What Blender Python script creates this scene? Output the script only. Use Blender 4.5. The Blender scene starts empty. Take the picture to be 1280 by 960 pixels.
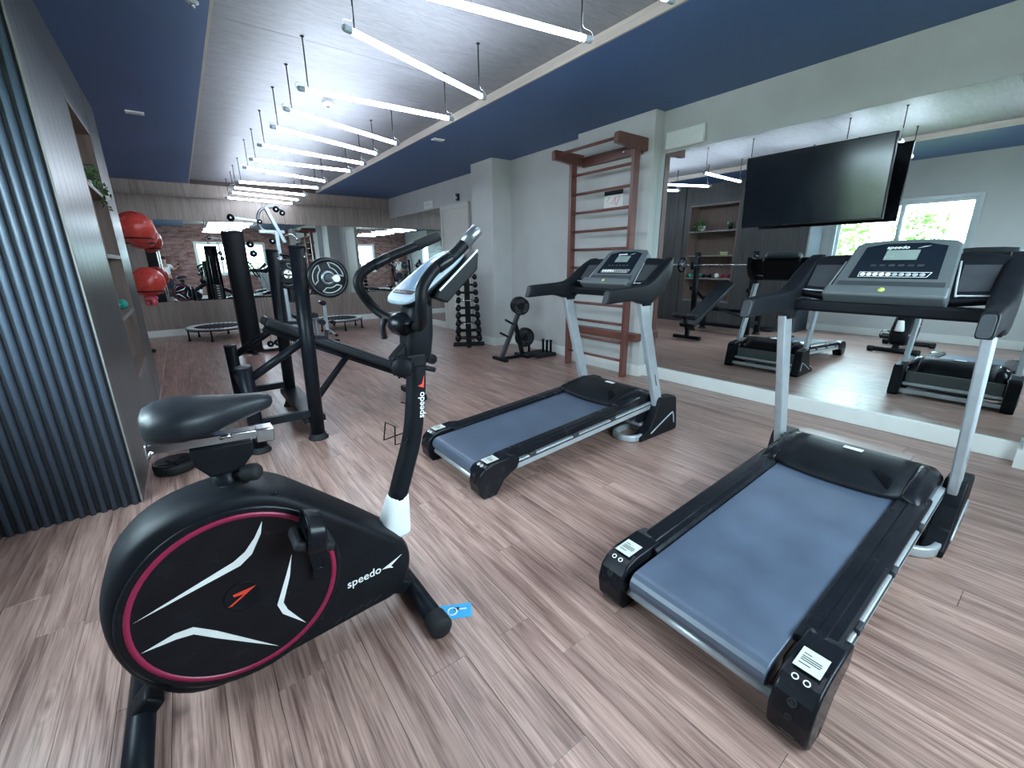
import bpy, bmesh, math, random
from mathutils import Vector, Matrix, Quaternion

# ------------------------------------------------------------------ camera
scene = bpy.context.scene
COL = scene.collection
CAM_H = 1.35
FPX = 533.25                                   # focal length in pixels of the 1280-wide frame
YAW, PITCH, ROLL = math.radians(36.83), math.radians(15.99), math.radians(-0.633)
_f = Vector((math.sin(YAW) * math.cos(PITCH), math.cos(YAW) * math.cos(PITCH), -math.sin(PITCH)))
_r0 = Vector((math.cos(YAW), -math.sin(YAW), 0)); _u0 = _r0.cross(_f)
_r = _r0 * math.cos(ROLL) + _u0 * math.sin(ROLL); _u = -_r0 * math.sin(ROLL) + _u0 * math.cos(ROLL)
cd = bpy.data.cameras.new('camera'); cam = bpy.data.objects.new('camera', cd); COL.objects.link(cam)
cd.sensor_fit = 'HORIZONTAL'; cd.sensor_width = 36.0; cd.lens = FPX / 1280 * 36
cd.clip_start = 0.02; cd.clip_end = 200
cam.matrix_world = Matrix((( _r.x, _u.x, -_f.x, 0), (_r.y, _u.y, -_f.y, 0), (_r.z, _u.z, -_f.z, CAM_H), (0, 0, 0, 1)))
scene.camera = cam

# ------------------------------------------------------------------ room numbers (metres)
XL, XR = -1.10, 4.37            # left and right wall faces
YF, YB = -0.80, 10.80           # brick wall behind the camera, far wall
ZC, ZT = 2.85, 2.925            # dark ceiling, wood tray
TX0, TX1 = 0.42, 2.73           # tray edges
W1 = (1.12, 2.98, 1.02, 2.28)   # left window  y0 y1 z0 z1
W2 = (0.63, 3.20, 0.95, 2.28)   # brick wall window x0 x1 z0 z1

# ------------------------------------------------------------------ world, daylight, exposure
wd = bpy.data.worlds.new('sky'); scene.world = wd; wd.use_nodes = True
wn = wd.node_tree; wn.nodes.clear()
bg = wn.nodes.new('ShaderNodeBackground'); wo = wn.nodes.new('ShaderNodeOutputWorld')
bg.inputs[0].default_value = (0.68, 0.86, 1.0, 1); bg.inputs[1].default_value = 17.0
wn.links.new(bg.outputs[0], wo.inputs[0])
TUBE_POWER = 26.0
def portal(name, loc, rot, sx, sy):            # sampling aid for the sky seen through a window
    l = bpy.data.lights.new(name, 'AREA'); l.shape = 'RECTANGLE'; l.size = sx; l.size_y = sy
    l.cycles.is_portal = True
    o = bpy.data.objects.new(name, l); o.location = loc; o.rotation_euler = rot; COL.objects.link(o)
portal('window_daylight', (XL - 0.13, (W1[0] + W1[1]) / 2, (W1[2] + W1[3]) / 2), (0, -math.pi / 2, 0), W1[3] - W1[2], W1[1] - W1[0])
portal('brick_wall_window_daylight', ((W2[0] + W2[1]) / 2, YF - 0.13, (W2[2] + W2[3]) / 2), (math.pi / 2, 0, 0), W2[1] - W2[0], W2[3] - W2[2])
vs = scene.view_settings
vs.view_transform = 'Standard'; vs.look = 'None'; vs.gamma = 1.0; vs.use_curve_mapping = False
vs.exposure = 0.9
scene.cycles.max_bounces = 10; scene.cycles.glossy_bounces = 6; scene.cycles.diffuse_bounces = 5
scene.cycles.sample_clamp_indirect = 6.0
scene.cycles.caustics_reflective = True

# ------------------------------------------------------------------ materials
def nmat(name, col, rough=0.5, metal=0.0, spec=0.5, emit=None, estr=0.0, alpha=None):
    m = bpy.data.materials.new(name); m.use_nodes = True
    b = m.node_tree.nodes['Principled BSDF']
    b.inputs['Base Color'].default_value = (*col, 1); b.inputs['Roughness'].default_value = rough
    b.inputs['Metallic'].default_value = metal; b.inputs['Specular IOR Level'].default_value = spec
    if emit: b.inputs['Emission Color'].default_value = (*emit, 1); b.inputs['Emission Strength'].default_value = estr
    return m
def vary(m, amount=0.15, scale=8.0, rough_amt=0.08, bump=0.0, stretch=(1, 1, 1), coord='Object'):
    """procedural tone, gloss and relief variation on a plain material"""
    nt = m.node_tree; b = nt.nodes['Principled BSDF']
    tc = nt.nodes.new('ShaderNodeTexCoord'); mp = nt.nodes.new('ShaderNodeMapping'); mp.inputs['Scale'].default_value = stretch
    nz = nt.nodes.new('ShaderNodeTexNoise'); nz.inputs['Scale'].default_value = scale; nz.inputs['Detail'].default_value = 5
    nt.links.new(tc.outputs[coord], mp.inputs[0]); nt.links.new(mp.outputs[0], nz.inputs['Vector'])
    c = Vector(b.inputs['Base Color'].default_value[:3])
    rp = nt.nodes.new('ShaderNodeValToRGB'); e = rp.color_ramp.elements
    e[0].position = 0.3; e[1].position = 0.7
    e[0].color = (*(c * (1 - amount)), 1); e[1].color = (*[min(1, v * (1 + amount)) for v in c], 1)
    nt.links.new(nz.outputs['Fac'], rp.inputs[0]); nt.links.new(rp.outputs[0], b.inputs['Base Color'])
    r = b.inputs['Roughness'].default_value
    mr = nt.nodes.new('ShaderNodeMapRange'); mr.inputs['To Min'].default_value = max(0.02, r - rough_amt); mr.inputs['To Max'].default_value = min(1, r + rough_amt)
    nt.links.new(nz.outputs['Fac'], mr.inputs['Value']); nt.links.new(mr.outputs[0], b.inputs['Roughness'])
    if bump:
        bp = nt.nodes.new('ShaderNodeBump'); bp.inputs['Strength'].default_value = bump; bp.inputs['Distance'].default_value = 0.003
        nt.links.new(nz.outputs['Fac'], bp.inputs['Height']); nt.links.new(bp.outputs[0], b.inputs['Normal'])
    return m
def wood(name, c_lo, c_hi, rough=0.45, axis='Y', fine=55.0, along=2.2, rnd=0.18, knots=0.0, bump=0.15, coord='pos', spec=0.5, streak=0.0, lo=0.33, hi=0.62):
    """streaky wood grain that runs along one axis; each piece is shifted and toned by its own random number"""
    m = bpy.data.materials.new(name); m.use_nodes = True; nt = m.node_tree; b = nt.nodes['Principled BSDF']
    N = nt.nodes.new; Lk = nt.links.new
    geo = N('ShaderNodeNewGeometry'); oi = N('ShaderNodeObjectInfo')
    add = N('ShaderNodeMath'); add.operation = 'ADD'
    Lk(oi.outputs['Random'], add.inputs[0]); Lk(geo.outputs['Random Per Island'], add.inputs[1])
    fr = N('ShaderNodeMath'); fr.operation = 'FRACT'; Lk(add.outputs[0], fr.inputs[0])
    sh = N('ShaderNodeVectorMath'); sh.operation = 'SCALE'; sh.inputs[0].default_value = (17.3, 23.1, 11.7); Lk(fr.outputs[0], sh.inputs['Scale'])
    va = N('ShaderNodeVectorMath'); va.operation = 'ADD'; Lk(geo.outputs['Position'], va.inputs[0]); Lk(sh.outputs[0], va.inputs[1])
    mp = N('ShaderNodeMapping'); s = [fine] * 3; s['XYZ'.index(axis)] = along; mp.inputs['Scale'].default_value = s; Lk(va.outputs[0], mp.inputs[0])
    n1 = N('ShaderNodeTexNoise'); n1.inputs['Scale'].default_value = 1.0; n1.inputs['Detail'].default_value = 6; n1.inputs['Roughness'].default_value = 0.62; n1.inputs['Distortion'].default_value = 0.6
    Lk(mp.outputs[0], n1.inputs['Vector'])
    mp2 = N('ShaderNodeMapping'); s2 = [fine * 0.22] * 3; s2['XYZ'.index(axis)] = along * 0.55; mp2.inputs['Scale'].default_value = s2; Lk(va.outputs[0], mp2.inputs[0])
    n2 = N('ShaderNodeTexNoise'); n2.inputs['Scale'].default_value = 1.0; n2.inputs['Detail'].default_value = 3; n2.inputs['Distortion'].default_value = 1.2; Lk(mp2.outputs[0], n2.inputs['Vector'])
    mx = N('ShaderNodeMath'); mx.operation = 'MULTIPLY_ADD'; mx.inputs[1].default_value = 0.55; Lk(n1.outputs['Fac'], mx.inputs[0])
    m2 = N('ShaderNodeMath'); m2.operation = 'MULTIPLY'; m2.inputs[1].default_value = 0.45; Lk(n2.outputs['Fac'], m2.inputs[0]); Lk(m2.outputs[0], mx.inputs[2])
    rp = N('ShaderNodeValToRGB'); e = rp.color_ramp.elements; e[0].position = lo; e[1].position = hi
    e[0].color = (*c_lo, 1); e[1].color = (*c_hi, 1); Lk(mx.outputs[0], rp.inputs[0])
    tone = N('ShaderNodeMapRange'); tone.inputs['To Min'].default_value = 1 - rnd; tone.inputs['To Max'].default_value = 1 + rnd; Lk(fr.outputs[0], tone.inputs['Value'])
    sc = N('ShaderNodeVectorMath'); sc.operation = 'SCALE'; Lk(rp.outputs[0], sc.inputs[0]); Lk(tone.outputs[0], sc.inputs['Scale'])
    out = sc.outputs[0]
    if streak:                                  # short thin dark pores along the grain
        mp3 = N('ShaderNodeMapping'); s3 = [fine * 3.2] * 3; s3['XYZ'.index(axis)] = along * 2.6; mp3.inputs['Scale'].default_value = s3; Lk(va.outputs[0], mp3.inputs[0])
        n3 = N('ShaderNodeTexNoise'); n3.inputs['Scale'].default_value = 1.0; n3.inputs['Detail'].default_value = 3; n3.inputs['Distortion'].default_value = 0.3; Lk(mp3.outputs[0], n3.inputs['Vector'])
        sr = N('ShaderNodeValToRGB'); se = sr.color_ramp.elements; se[0].position = 0.36; se[0].color = (1 - streak,) * 3 + (1,); se[1].position = 0.50; se[1].color = (1, 1, 1, 1); Lk(n3.outputs['Fac'], sr.inputs[0])
        s4 = N('ShaderNodeVectorMath'); s4.operation = 'MULTIPLY'; Lk(out, s4.inputs[0]); Lk(sr.outputs[0], s4.inputs[1]); out = s4.outputs[0]
    if knots:
        mpk = N('ShaderNodeMapping'); sk = [9.5] * 3; sk['XYZ'.index(axis)] = 3.0; mpk.inputs['Scale'].default_value = sk; Lk(va.outputs[0], mpk.inputs[0])
        vo = N('ShaderNodeTexVoronoi'); vo.inputs['Scale'].default_value = 1.0; Lk(mpk.outputs[0], vo.inputs['Vector'])
        kr = N('ShaderNodeValToRGB'); ke = kr.color_ramp.elements; ke[0].position = 0.03; ke[0].color = (1 - knots,) * 3 + (1,); ke[1].position = 0.10; ke[1].color = (1, 1, 1, 1)
        Lk(vo.outputs['Distance'], kr.inputs[0])
        # cathedral rings around the knots
        wv = N('ShaderNodeMath'); wv.operation = 'SINE'; wm = N('ShaderNodeMath'); wm.operation = 'MULTIPLY'; wm.inputs[1].default_value = 46.0
        Lk(vo.outputs['Distance'], wm.inputs[0]); Lk(wm.outputs[0], wv.inputs[0])
        fade = N('ShaderNodeMapRange'); fade.inputs['From Min'].default_value = 0.1; fade.inputs['From Max'].default_value = 0.42; fade.inputs['To Min'].default_value = 0.12; fade.inputs['To Max'].default_value = 0.0
        Lk(vo.outputs['Distance'], fade.inputs['Value'])
        wf = N('ShaderNodeMath'); wf.operation = 'MULTIPLY_ADD'; wf.inputs[2].default_value = 1.0; Lk(wv.outputs[0], wf.inputs[0]); Lk(fade.outputs[0], wf.inputs[1])
        kk = N('ShaderNodeVectorMath'); kk.operation = 'MULTIPLY'; Lk(out, kk.inputs[0]); Lk(kr.outputs[0], kk.inputs[1])
        k2 = N('ShaderNodeVectorMath'); k2.operation = 'SCALE'; Lk(kk.outputs[0], k2.inputs[0]); Lk(wf.outputs[0], k2.inputs['Scale'])
        out = k2.outputs[0]
    Lk(out, b.inputs['Base Color'])
    rr = N('ShaderNodeMapRange'); rr.inputs['To Min'].default_value = rough - 0.07; rr.inputs['To Max'].default_value = rough + 0.1; Lk(n1.outputs['Fac'], rr.inputs['Value']); Lk(rr.outputs[0], b.inputs['Roughness'])
    b.inputs['Specular IOR Level'].default_value = spec
    if bump:
        bp = N('ShaderNodeBump'); bp.inputs['Strength'].default_value = bump; bp.inputs['Distance'].default_value = 0.002
        Lk(mx.outputs[0], bp.inputs['Height']); Lk(bp.outputs[0], b.inputs['Normal'])
    return m
M = {}
M['floor'] = wood('vinyl_wood_plank', (0.165, 0.090, 0.074), (0.46, 0.295, 0.245), rough=0.30, axis='Y', fine=62, along=2.0, rnd=0.10, knots=0.55, bump=0.2, streak=0.34, lo=0.36, hi=0.60)
M['subfloor'] = vary(nmat('dark_joint', (0.05, 0.035, 0.03), 0.8), 0.2, 20)
M['wall'] = vary(nmat('grey_green_paint', (0.51, 0.515, 0.505), 0.6), 0.05, 3, 0.05, 0.05)
M['wall_dark'] = vary(nmat('slate_paint', (0.16, 0.185, 0.185), 0.6), 0.05, 3, 0.05, 0.05)
M['white'] = vary(nmat('white_trim_paint', (0.72, 0.74, 0.71), 0.4), 0.04, 6)
M['ceil_dark'] = vary(nmat('navy_ceiling_paint', (0.058, 0.122, 0.28), 0.5), 0.08, 2.5, 0.05, 0.04)
M['tray'] = wood('tray_wood_laminate', (0.19, 0.185, 0.20), (0.285, 0.28, 0.305), rough=0.5, axis='X', fine=130, along=9.0, rnd=0.04, bump=0.15, streak=0.18)
M['tray_edge'] = wood('tray_edge_wood', (0.36, 0.30, 0.26), (0.50, 0.44, 0.39), rough=0.5, axis='Y', fine=40, along=2, rnd=0.03)
M['panel'] = wood('wall_wood_laminate', (0.165, 0.125, 0.107), (0.29, 0.235, 0.205), rough=0.45, axis='Z', fine=70, along=2.0, rnd=0.06, bump=0.12)
M['cab'] = wood('cabinet_dark_oak', (0.034, 0.034, 0.035), (0.080, 0.079, 0.079), rough=0.33, axis='Z', fine=90, along=1.6, rnd=0.05, bump=0.25, spec=0.4)
M['cab_in'] = wood('niche_brown_wood', (0.10, 0.066, 0.055), (0.21, 0.145, 0.12), rough=0.5, axis='Z', fine=70, along=2.0, rnd=0.06)
M['cab_edge'] = wood('pale_wood_edge', (0.13, 0.125, 0.12), (0.22, 0.21, 0.20), rough=0.5, axis='Z', fine=60, along=2.0, rnd=0.03)
M['slat'] = vary(nmat('slate_blue_slat', (0.066, 0.090, 0.124), 0.42), 0.1, 9, 0.05, 0.05, (6, 6, 1))
M['slat_gap'] = vary(nmat('slat_backing', (0.014, 0.017, 0.022), 0.7), 0.1, 9)
M['red_wood'] = wood('reddish_stained_wood', (0.095, 0.032, 0.025), (0.185, 0.070, 0.054), rough=0.36, axis='Z', fine=60, along=2.0, rnd=0.07)
M['red_wood_y'] = wood('reddish_stained_rung', (0.095, 0.032, 0.025), (0.185, 0.070, 0.054), rough=0.36, axis='Y', fine=60, along=2.0, rnd=0.07)
M['mirror'] = nmat('mirror_silver', (0.80, 0.855, 0.85), 0.0, 1.0)
M['mirror_edge'] = vary(nmat('mirror_edge_glass', (0.12, 0.22, 0.20), 0.15), 0.1, 10)
M['black'] = vary(nmat('black_satin_plastic', (0.0075, 0.0085, 0.011), 0.45, 0, 0.12), 0.2, 14, 0.08, 0.03)
M['black_gloss'] = vary(nmat('black_gloss_plastic', (0.007, 0.008, 0.011), 0.26, 0, 0.20), 0.2, 10, 0.05)
M['black_matte'] = vary(nmat('black_matte_rubber', (0.012, 0.013, 0.015), 0.7, 0, 0.3), 0.2, 30, 0.1, 0.1)
M['black_steel'] = vary(nmat('black_powder_coat', (0.0065, 0.008, 0.0115), 0.36, 0, 0.14), 0.2, 20, 0.06, 0.04)
M['vinyl'] = vary(nmat('black_vinyl_pad', (0.012, 0.014, 0.018), 0.42, 0, 0.26), 0.2, 25, 0.1, 0.08)
M['belt'] = vary(nmat('treadmill_belt', (0.060, 0.081, 0.122), 0.38, 0, 0.8), 0.16, 6, 0.08, 0.10)
M['silver'] = vary(nmat('silver_paint', (0.46, 0.50, 0.53), 0.36, 0.45), 0.06, 20, 0.05)
M['grey'] = vary(nmat('grey_console_plastic', (0.080, 0.094, 0.098), 0.4), 0.06, 20, 0.05)
M['grey_dark'] = vary(nmat('dark_grey_plastic', (0.035, 0.039, 0.044), 0.45, 0, 0.3), 0.1, 20, 0.05)
M['chrome'] = vary(nmat('chrome', (0.66, 0.68, 0.70), 0.14, 1.0), 0.05, 20, 0.04)
M['steel'] = vary(nmat('brushed_steel', (0.26, 0.29, 0.32), 0.32, 0.8), 0.06, 20, 0.05)
M['lcd'] = vary(nmat('lcd_grey_green', (0.20, 0.25, 0.23), 0.25), 0.05, 20)
M['screen'] = vary(nmat('console_screen_black', (0.008, 0.012, 0.018), 0.12), 0.15, 12, 0.04)
M['tv'] = vary(nmat('tv_glass', (0.006, 0.009, 0.014), 0.13), 0.1, 8, 0.03)
M['label'] = vary(nmat('white_print', (0.80, 0.82, 0.80), 0.5), 0.03, 20)
M['sticker'] = vary(nmat('sticker_paper', (0.50, 0.52, 0.47), 0.5), 0.05, 20)
M['label_grey'] = vary(nmat('grey_print', (0.30, 0.33, 0.34), 0.5), 0.03, 20)
M['magenta'] = vary(nmat('magenta_print', (0.27, 0.012, 0.055), 0.35), 0.06, 20)
M['red_print'] = vary(nmat('red_print', (0.75, 0.055, 0.03), 0.45), 0.04, 20)
M['yellow'] = vary(nmat('yellow_green_key', (0.38, 0.44, 0.10), 0.4), 0.04, 20)
M['ball'] = vary(nmat('red_rubber_ball', (0.60, 0.060, 0.045), 0.28), 0.10, 4, 0.06)
M['pink'] = vary(nmat('pink_rubber', (0.58, 0.10, 0.13), 0.4), 0.10, 8)
M['collar'] = vary(nmat('white_plastic_collar', (0.76, 0.78, 0.78), 0.4), 0.03, 10)
M['blue_lcd'] = vary(nmat('bike_display', (0.16, 0.24, 0.34), 0.12), 0.2, 9)
M['pale_blue'] = vary(nmat('silver_blue_plastic', (0.33, 0.40, 0.47), 0.3), 0.06, 9)
M['cyan'] = vary(nmat('cyan_print', (0.02, 0.36, 0.68), 0.45), 0.05, 20)
M['leaf'] = vary(nmat('leaf_green', (0.045, 0.13, 0.035), 0.45), 0.45, 6)
M['leaf_out'] = vary(nmat('garden_leaf', (0.16, 0.30, 0.055), 0.55), 0.5, 3)
M['bark'] = vary(nmat('bark', (0.10, 0.075, 0.05), 0.8), 0.3, 12, 0.1, 0.3)
M['pot'] = vary(nmat('white_ceramic', (0.68, 0.68, 0.66), 0.3), 0.04, 8)
M['teal'] = vary(nmat('teal_vinyl', (0.02, 0.30, 0.24), 0.4), 0.1, 12)
M['plum'] = vary(nmat('plum_vinyl', (0.28, 0.02, 0.06), 0.4), 0.1, 12)
M['door'] = vary(nmat('cream_door', (0.60, 0.60, 0.55), 0.5), 0.03, 4)
M['lawn'] = vary(nmat('garden_ground', (0.24, 0.26, 0.16), 0.9), 0.4, 2)
M['pale_wall'] = vary(nmat('outside_pale_render', (0.62, 0.60, 0.54), 0.8), 0.06, 3)
M['alu'] = vary(nmat('window_aluminium', (0.55, 0.59, 0.61), 0.35, 0.5), 0.04, 8)
M['skin'] = vary(nmat('skin', (0.40, 0.22, 0.15), 0.5), 0.08, 12)
M['hair'] = vary(nmat('dark_hair', (0.015, 0.011, 0.009), 0.6), 0.3, 50, 0.1, 0.3)
M['shirt'] = vary(nmat('white_shirt', (0.66, 0.68, 0.70), 0.8), 0.06, 12, 0.05, 0.1)
M['trousers'] = vary(nmat('navy_trousers', (0.014, 0.018, 0.03), 0.8), 0.2, 12, 0.05, 0.1)
M['tube'] = nmat('led_tube_diffuser', (0.9, 0.95, 1.0), 0.4, emit=(0.74, 0.86, 1.0), estr=TUBE_POWER)
def glass_mat():
    m = bpy.data.materials.new('window_glass'); m.use_nodes = True; nt = m.node_tree; nt.nodes.clear()
    o = nt.nodes.new('ShaderNodeOutputMaterial'); mx = nt.nodes.new('ShaderNodeMixShader'); t = nt.nodes.new('ShaderNodeBsdfTransparent'); g = nt.nodes.new('ShaderNodeBsdfGlossy')
    t.inputs[0].default_value = (0.93, 0.96, 0.95, 1); g.inputs['Roughness'].default_value = 0.02; mx.inputs[0].default_value = 0.06
    nt.links.new(t.outputs[0], mx.inputs[1]); nt.links.new(g.outputs[0], mx.inputs[2]); nt.links.new(mx.outputs[0], o.inputs[0]); return m
M['glass'] = glass_mat()
def brick_mat():
    m = bpy.data.materials.new('red_brick'); m.use_nodes = True; nt = m.node_tree; b = nt.nodes['Principled BSDF']
    N = nt.nodes.new; Lk = nt.links.new
    geo = N('ShaderNodeNewGeometry'); sx = N('ShaderNodeSeparateXYZ'); cx = N('ShaderNodeCombineXYZ'); Lk(geo.outputs['Position'], sx.inputs[0]); Lk(sx.outputs['X'], cx.inputs['X']); Lk(sx.outputs['Z'], cx.inputs['Y'])
    br = N('ShaderNodeTexBrick'); br.inputs['Scale'].default_value = 1.0; br.inputs['Brick Width'].default_value = 0.23; br.inputs['Row Height'].default_value = 0.075; br.inputs['Mortar Size'].default_value = 0.006; br.inputs['Mortar Smooth'].default_value = 0.3
    br.inputs['Color1'].default_value = (0.17, 0.062, 0.056, 1); br.inputs['Color2'].default_value = (0.33, 0.19, 0.175, 1); br.inputs['Mortar'].default_value = (0.34, 0.27, 0.25, 1)
    Lk(cx.outputs[0], br.inputs['Vector'])
    nz = N('ShaderNodeTexNoise'); nz.inputs['Scale'].default_value = 7.0; nz.inputs['Detail'].default_value = 5; Lk(geo.outputs['Position'], nz.inputs['Vector'])
    mr = N('ShaderNodeMapRange'); mr.inputs['To Min'].default_value = 0.5; mr.inputs['To Max'].default_value = 1.5; Lk(nz.outputs['Fac'], mr.inputs['Value'])
    sc = N('ShaderNodeVectorMath'); sc.operation = 'SCALE'; Lk(br.outputs['Color'], sc.inputs[0]); Lk(mr.outputs[0], sc.inputs['Scale']); Lk(sc.outputs[0], b.inputs['Base Color'])
    b.inputs['Roughness'].default_value = 0.8
    bp = N('ShaderNodeBump'); bp.inputs['Strength'].default_value = 0.6; bp.inputs['Distance'].default_value = 0.01; bp.invert = True; Lk(br.outputs['Fac'], bp.inputs['Height']); Lk(bp.outputs[0], b.inputs['Normal'])
    return m
M['brick'] = brick_mat()

# ------------------------------------------------------------------ mesh helpers
V = Vector
class MB:
    """collects shapes; build() links them as ONE mesh object"""
    def __init__(s): s.v = []; s.f = []; s.sm = []
    def _add(s, vs, fs, smooth=False):
        o = len(s.v); s.v += [tuple(p) for p in vs]; s.f += [tuple(i + o for i in f) for f in fs]; s.sm += [smooth] * len(fs); return s
    def box(s, c, d, R=None):
        c = V(c); h = [x / 2 for x in d]
        ps = [V((i * h[0], j * h[1], k * h[2])) for i in (-1, 1) for j in (-1, 1) for k in (-1, 1)]
        if R is not None: ps = [R @ p for p in ps]
        return s._add([p + c for p in ps], [(0, 1, 3, 2), (4, 6, 7, 5), (0, 4, 5, 1), (2, 3, 7, 6), (0, 2, 6, 4), (1, 5, 7, 3)])
    def lohi(s, lo, hi): return s.box([(a + b) / 2 for a, b in zip(lo, hi)], [abs(b - a) for a, b in zip(lo, hi)])
    def bar(s, p0, p1, w, h, up=(0, 0, 1)):
        """rectangular bar from p0 to p1, w across, h along 'up'"""
        p0, p1 = V(p0), V(p1); d = (p1 - p0).normalized(); u = V(up); sd = d.cross(u)
        if sd.length < 1e-4: sd = d.cross(V((1, 0, 0)))
        sd.normalize(); u = sd.cross(d).normalized()
        ps = [p + sd * (i * w / 2) + u * (j * h / 2) for p in (p0, p1) for i, j in ((-1, -1), (1, -1), (1, 1), (-1, 1))]
        return s._add(ps, [(3, 2, 1, 0), (4, 5, 6, 7), (0, 1, 5, 4), (1, 2, 6, 5), (2, 3, 7, 6), (3, 0, 4, 7)])
    def cyl(s, p0, p1, r0, r1=None, n=14, caps=True):
        r1 = r0 if r1 is None else r1
        return s.loftc([(p0, r0), (p1, r1)], n, caps)
    def loftc(s, pr, n=14, caps=True, smooth=True):
        """circular sections (point, radius) along a straight or bent path"""
        pts = [V(p) for p, r in pr]; rs = [r for p, r in pr]
        return s.sweep(pts, [[(r * math.cos(2 * math.pi * k / n), r * math.sin(2 * math.pi * k / n)) for k in range(n)] for r in rs], caps, smooth)
    def sweep(s, pts, secs, caps=True, smooth=True, up=None, closed=False):
        pts = [V(p) for p in pts]; n = len(secs[0]); m = len(pts); rings = []; prev = None
        for i, p in enumerate(pts):
            a = pts[(i - 1) % m] if (i > 0 or closed) else p; b = pts[(i + 1) % m] if (i < m - 1 or closed) else p
            t = (b - a); t = t.normalized() if t.length > 1e-9 else V((0, 0, 1))
            if up is not None:
                x = t.cross(V(up)); x = x.normalized() if x.length > 1e-5 else V((1, 0, 0))
            elif prev is None:
                x = t.cross(V((0, 0, 1)) if abs(t.z) < 0.9 else V((1, 0, 0))).normalized()
            else:
                x = (prev - t * prev.dot(t)); x = x.normalized() if x.length > 1e-6 else t.orthogonal().normalized()
            prev = x; y = x.cross(t)
            rings.append([p + x * q[0] + y * q[1] for q in secs[i]])
        fs = []
        for i in range(m if closed else m - 1):
            j = (i + 1) % m
            for k in range(n):
                l = (k + 1) % n; fs.append((i * n + k, i * n + l, j * n + l, j * n + k))
        s._add([q for r in rings for q in r], fs, smooth)
        if caps and not closed:
            o = len(s.v) - n * m
            s.f += [tuple(o + k for k in reversed(range(n))), tuple(o + (m - 1) * n + k for k in range(n))]; s.sm += [False, False]
        return s
    def tube(s, pts, r, n=10, caps=True, closed=False, sub=0):
        pts = [V(p) for p in pts]
        if sub: pts = spline(pts, sub, closed)
        sec = [(r * math.cos(2 * math.pi * k / n), r * math.sin(2 * math.pi * k / n)) for k in range(n)]
        return s.sweep(pts, [sec] * len(pts), caps, True, None, closed)
    def prism(s, poly, a, b, axis='Y', smooth=False):
        """polygon (u,v) extruded along an axis from a to b; u,v are the other two axes in order"""
        def P(u, v, w): return {'X': (w, u, v), 'Y': (u, w, v), 'Z': (u, v, w)}[axis]
        n = len(poly); vs = [P(u, v, a) for u, v in poly] + [P(u, v, b) for u, v in poly]
        fs = [tuple(reversed(range(n))), tuple(range(n, 2 * n))] + [(k, (k + 1) % n, n + (k + 1) % n, n + k) for k in range(n)]
        o = len(s.v); s._add(vs, fs, False)
        if smooth:
            for k in range(n): s.sm[len(s.sm) - n + k] = True
        return s
    def lathe(s, prof, c=(0, 0, 0), axis=(0, 0, 1), n=24):
        """profile (radius, height) turned about an axis through c"""
        q = V((0, 0, 1)).rotation_difference(V(axis).normalized()); c = V(c); m = len(prof)
        vs = [c + q @ V((r * math.cos(2 * math.pi * k / n), r * math.sin(2 * math.pi * k / n), h)) for r, h in prof for k in range(n)]
        fs = [(i * n + k, i * n + (k + 1) % n, (i + 1) * n + (k + 1) % n, (i + 1) * n + k) for i in range(m - 1) for k in range(n)]
        s._add(vs, fs, True); o = len(s.v) - n * m
        if prof[0][0] > 1e-6: s.f.append(tuple(o + k for k in reversed(range(n)))); s.sm.append(False)
        if prof[-1][0] > 1e-6: s.f.append(tuple(o + (m - 1) * n + k for k in range(n))); s.sm.append(False)
        return s
    def torus(s, c, R, r, axis=(0, 0, 1), n=32, k=8):
        q = V((0, 0, 1)).rotation_difference(V(axis).normalized()); c = V(c)
        return s.tube([c + q @ V((R * math.cos(2 * math.pi * i / n), R * math.sin(2 * math.pi * i / n), 0)) for i in range(n)], r, k, closed=True)
    def ball(s, c, r, nu=16, nv=10, R=None):
        r = (r, r, r) if isinstance(r, (int, float)) else r; c = V(c)
        vs = []; 
        for j in range(nv + 1):
            t = math.pi * j / nv
            for i in range(nu):
                p = V((r[0] * math.sin(t) * math.cos(2 * math.pi * i / nu), r[1] * math.sin(t) * math.sin(2 * math.pi * i / nu), r[2] * math.cos(t)))
                vs.append(c + (R @ p if R is not None else p))
        fs = [(j * nu + i, (j + 1) * nu + i, (j + 1) * nu + (i + 1) % nu, j * nu + (i + 1) % nu) for j in range(nv) for i in range(nu)]
        return s._add(vs, fs, True)
    def loft(s, rings, caps=True, smooth=True):
        n = len(rings[0]); m = len(rings)
        s._add([p for r in rings for p in r], [(i * n + k, i * n + (k + 1) % n, (i + 1) * n + (k + 1) % n, (i + 1) * n + k) for i in range(m - 1) for k in range(n)], smooth)
        if caps:
            o = len(s.v) - n * m; s.f += [tuple(o + k for k in reversed(range(n))), tuple(o + (m - 1) * n + k for k in range(n))]; s.sm += [False, False]
        return s
    def quad(s, a, b, c, d): return s._add([a, b, c, d], [(0, 1, 2, 3)])
    def slab(s, poly3, nrm, t):
        """flat polygon in space with a thickness along nrm"""
        nrm = V(nrm).normalized() * t; n = len(poly3); vs = [V(p) for p in poly3]; vs += [p + nrm for p in vs]
        return s._add(vs, [tuple(reversed(range(n))), tuple(range(n, 2 * n))] + [(k, (k + 1) % n, n + (k + 1) % n, n + k) for k in range(n)])
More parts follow.
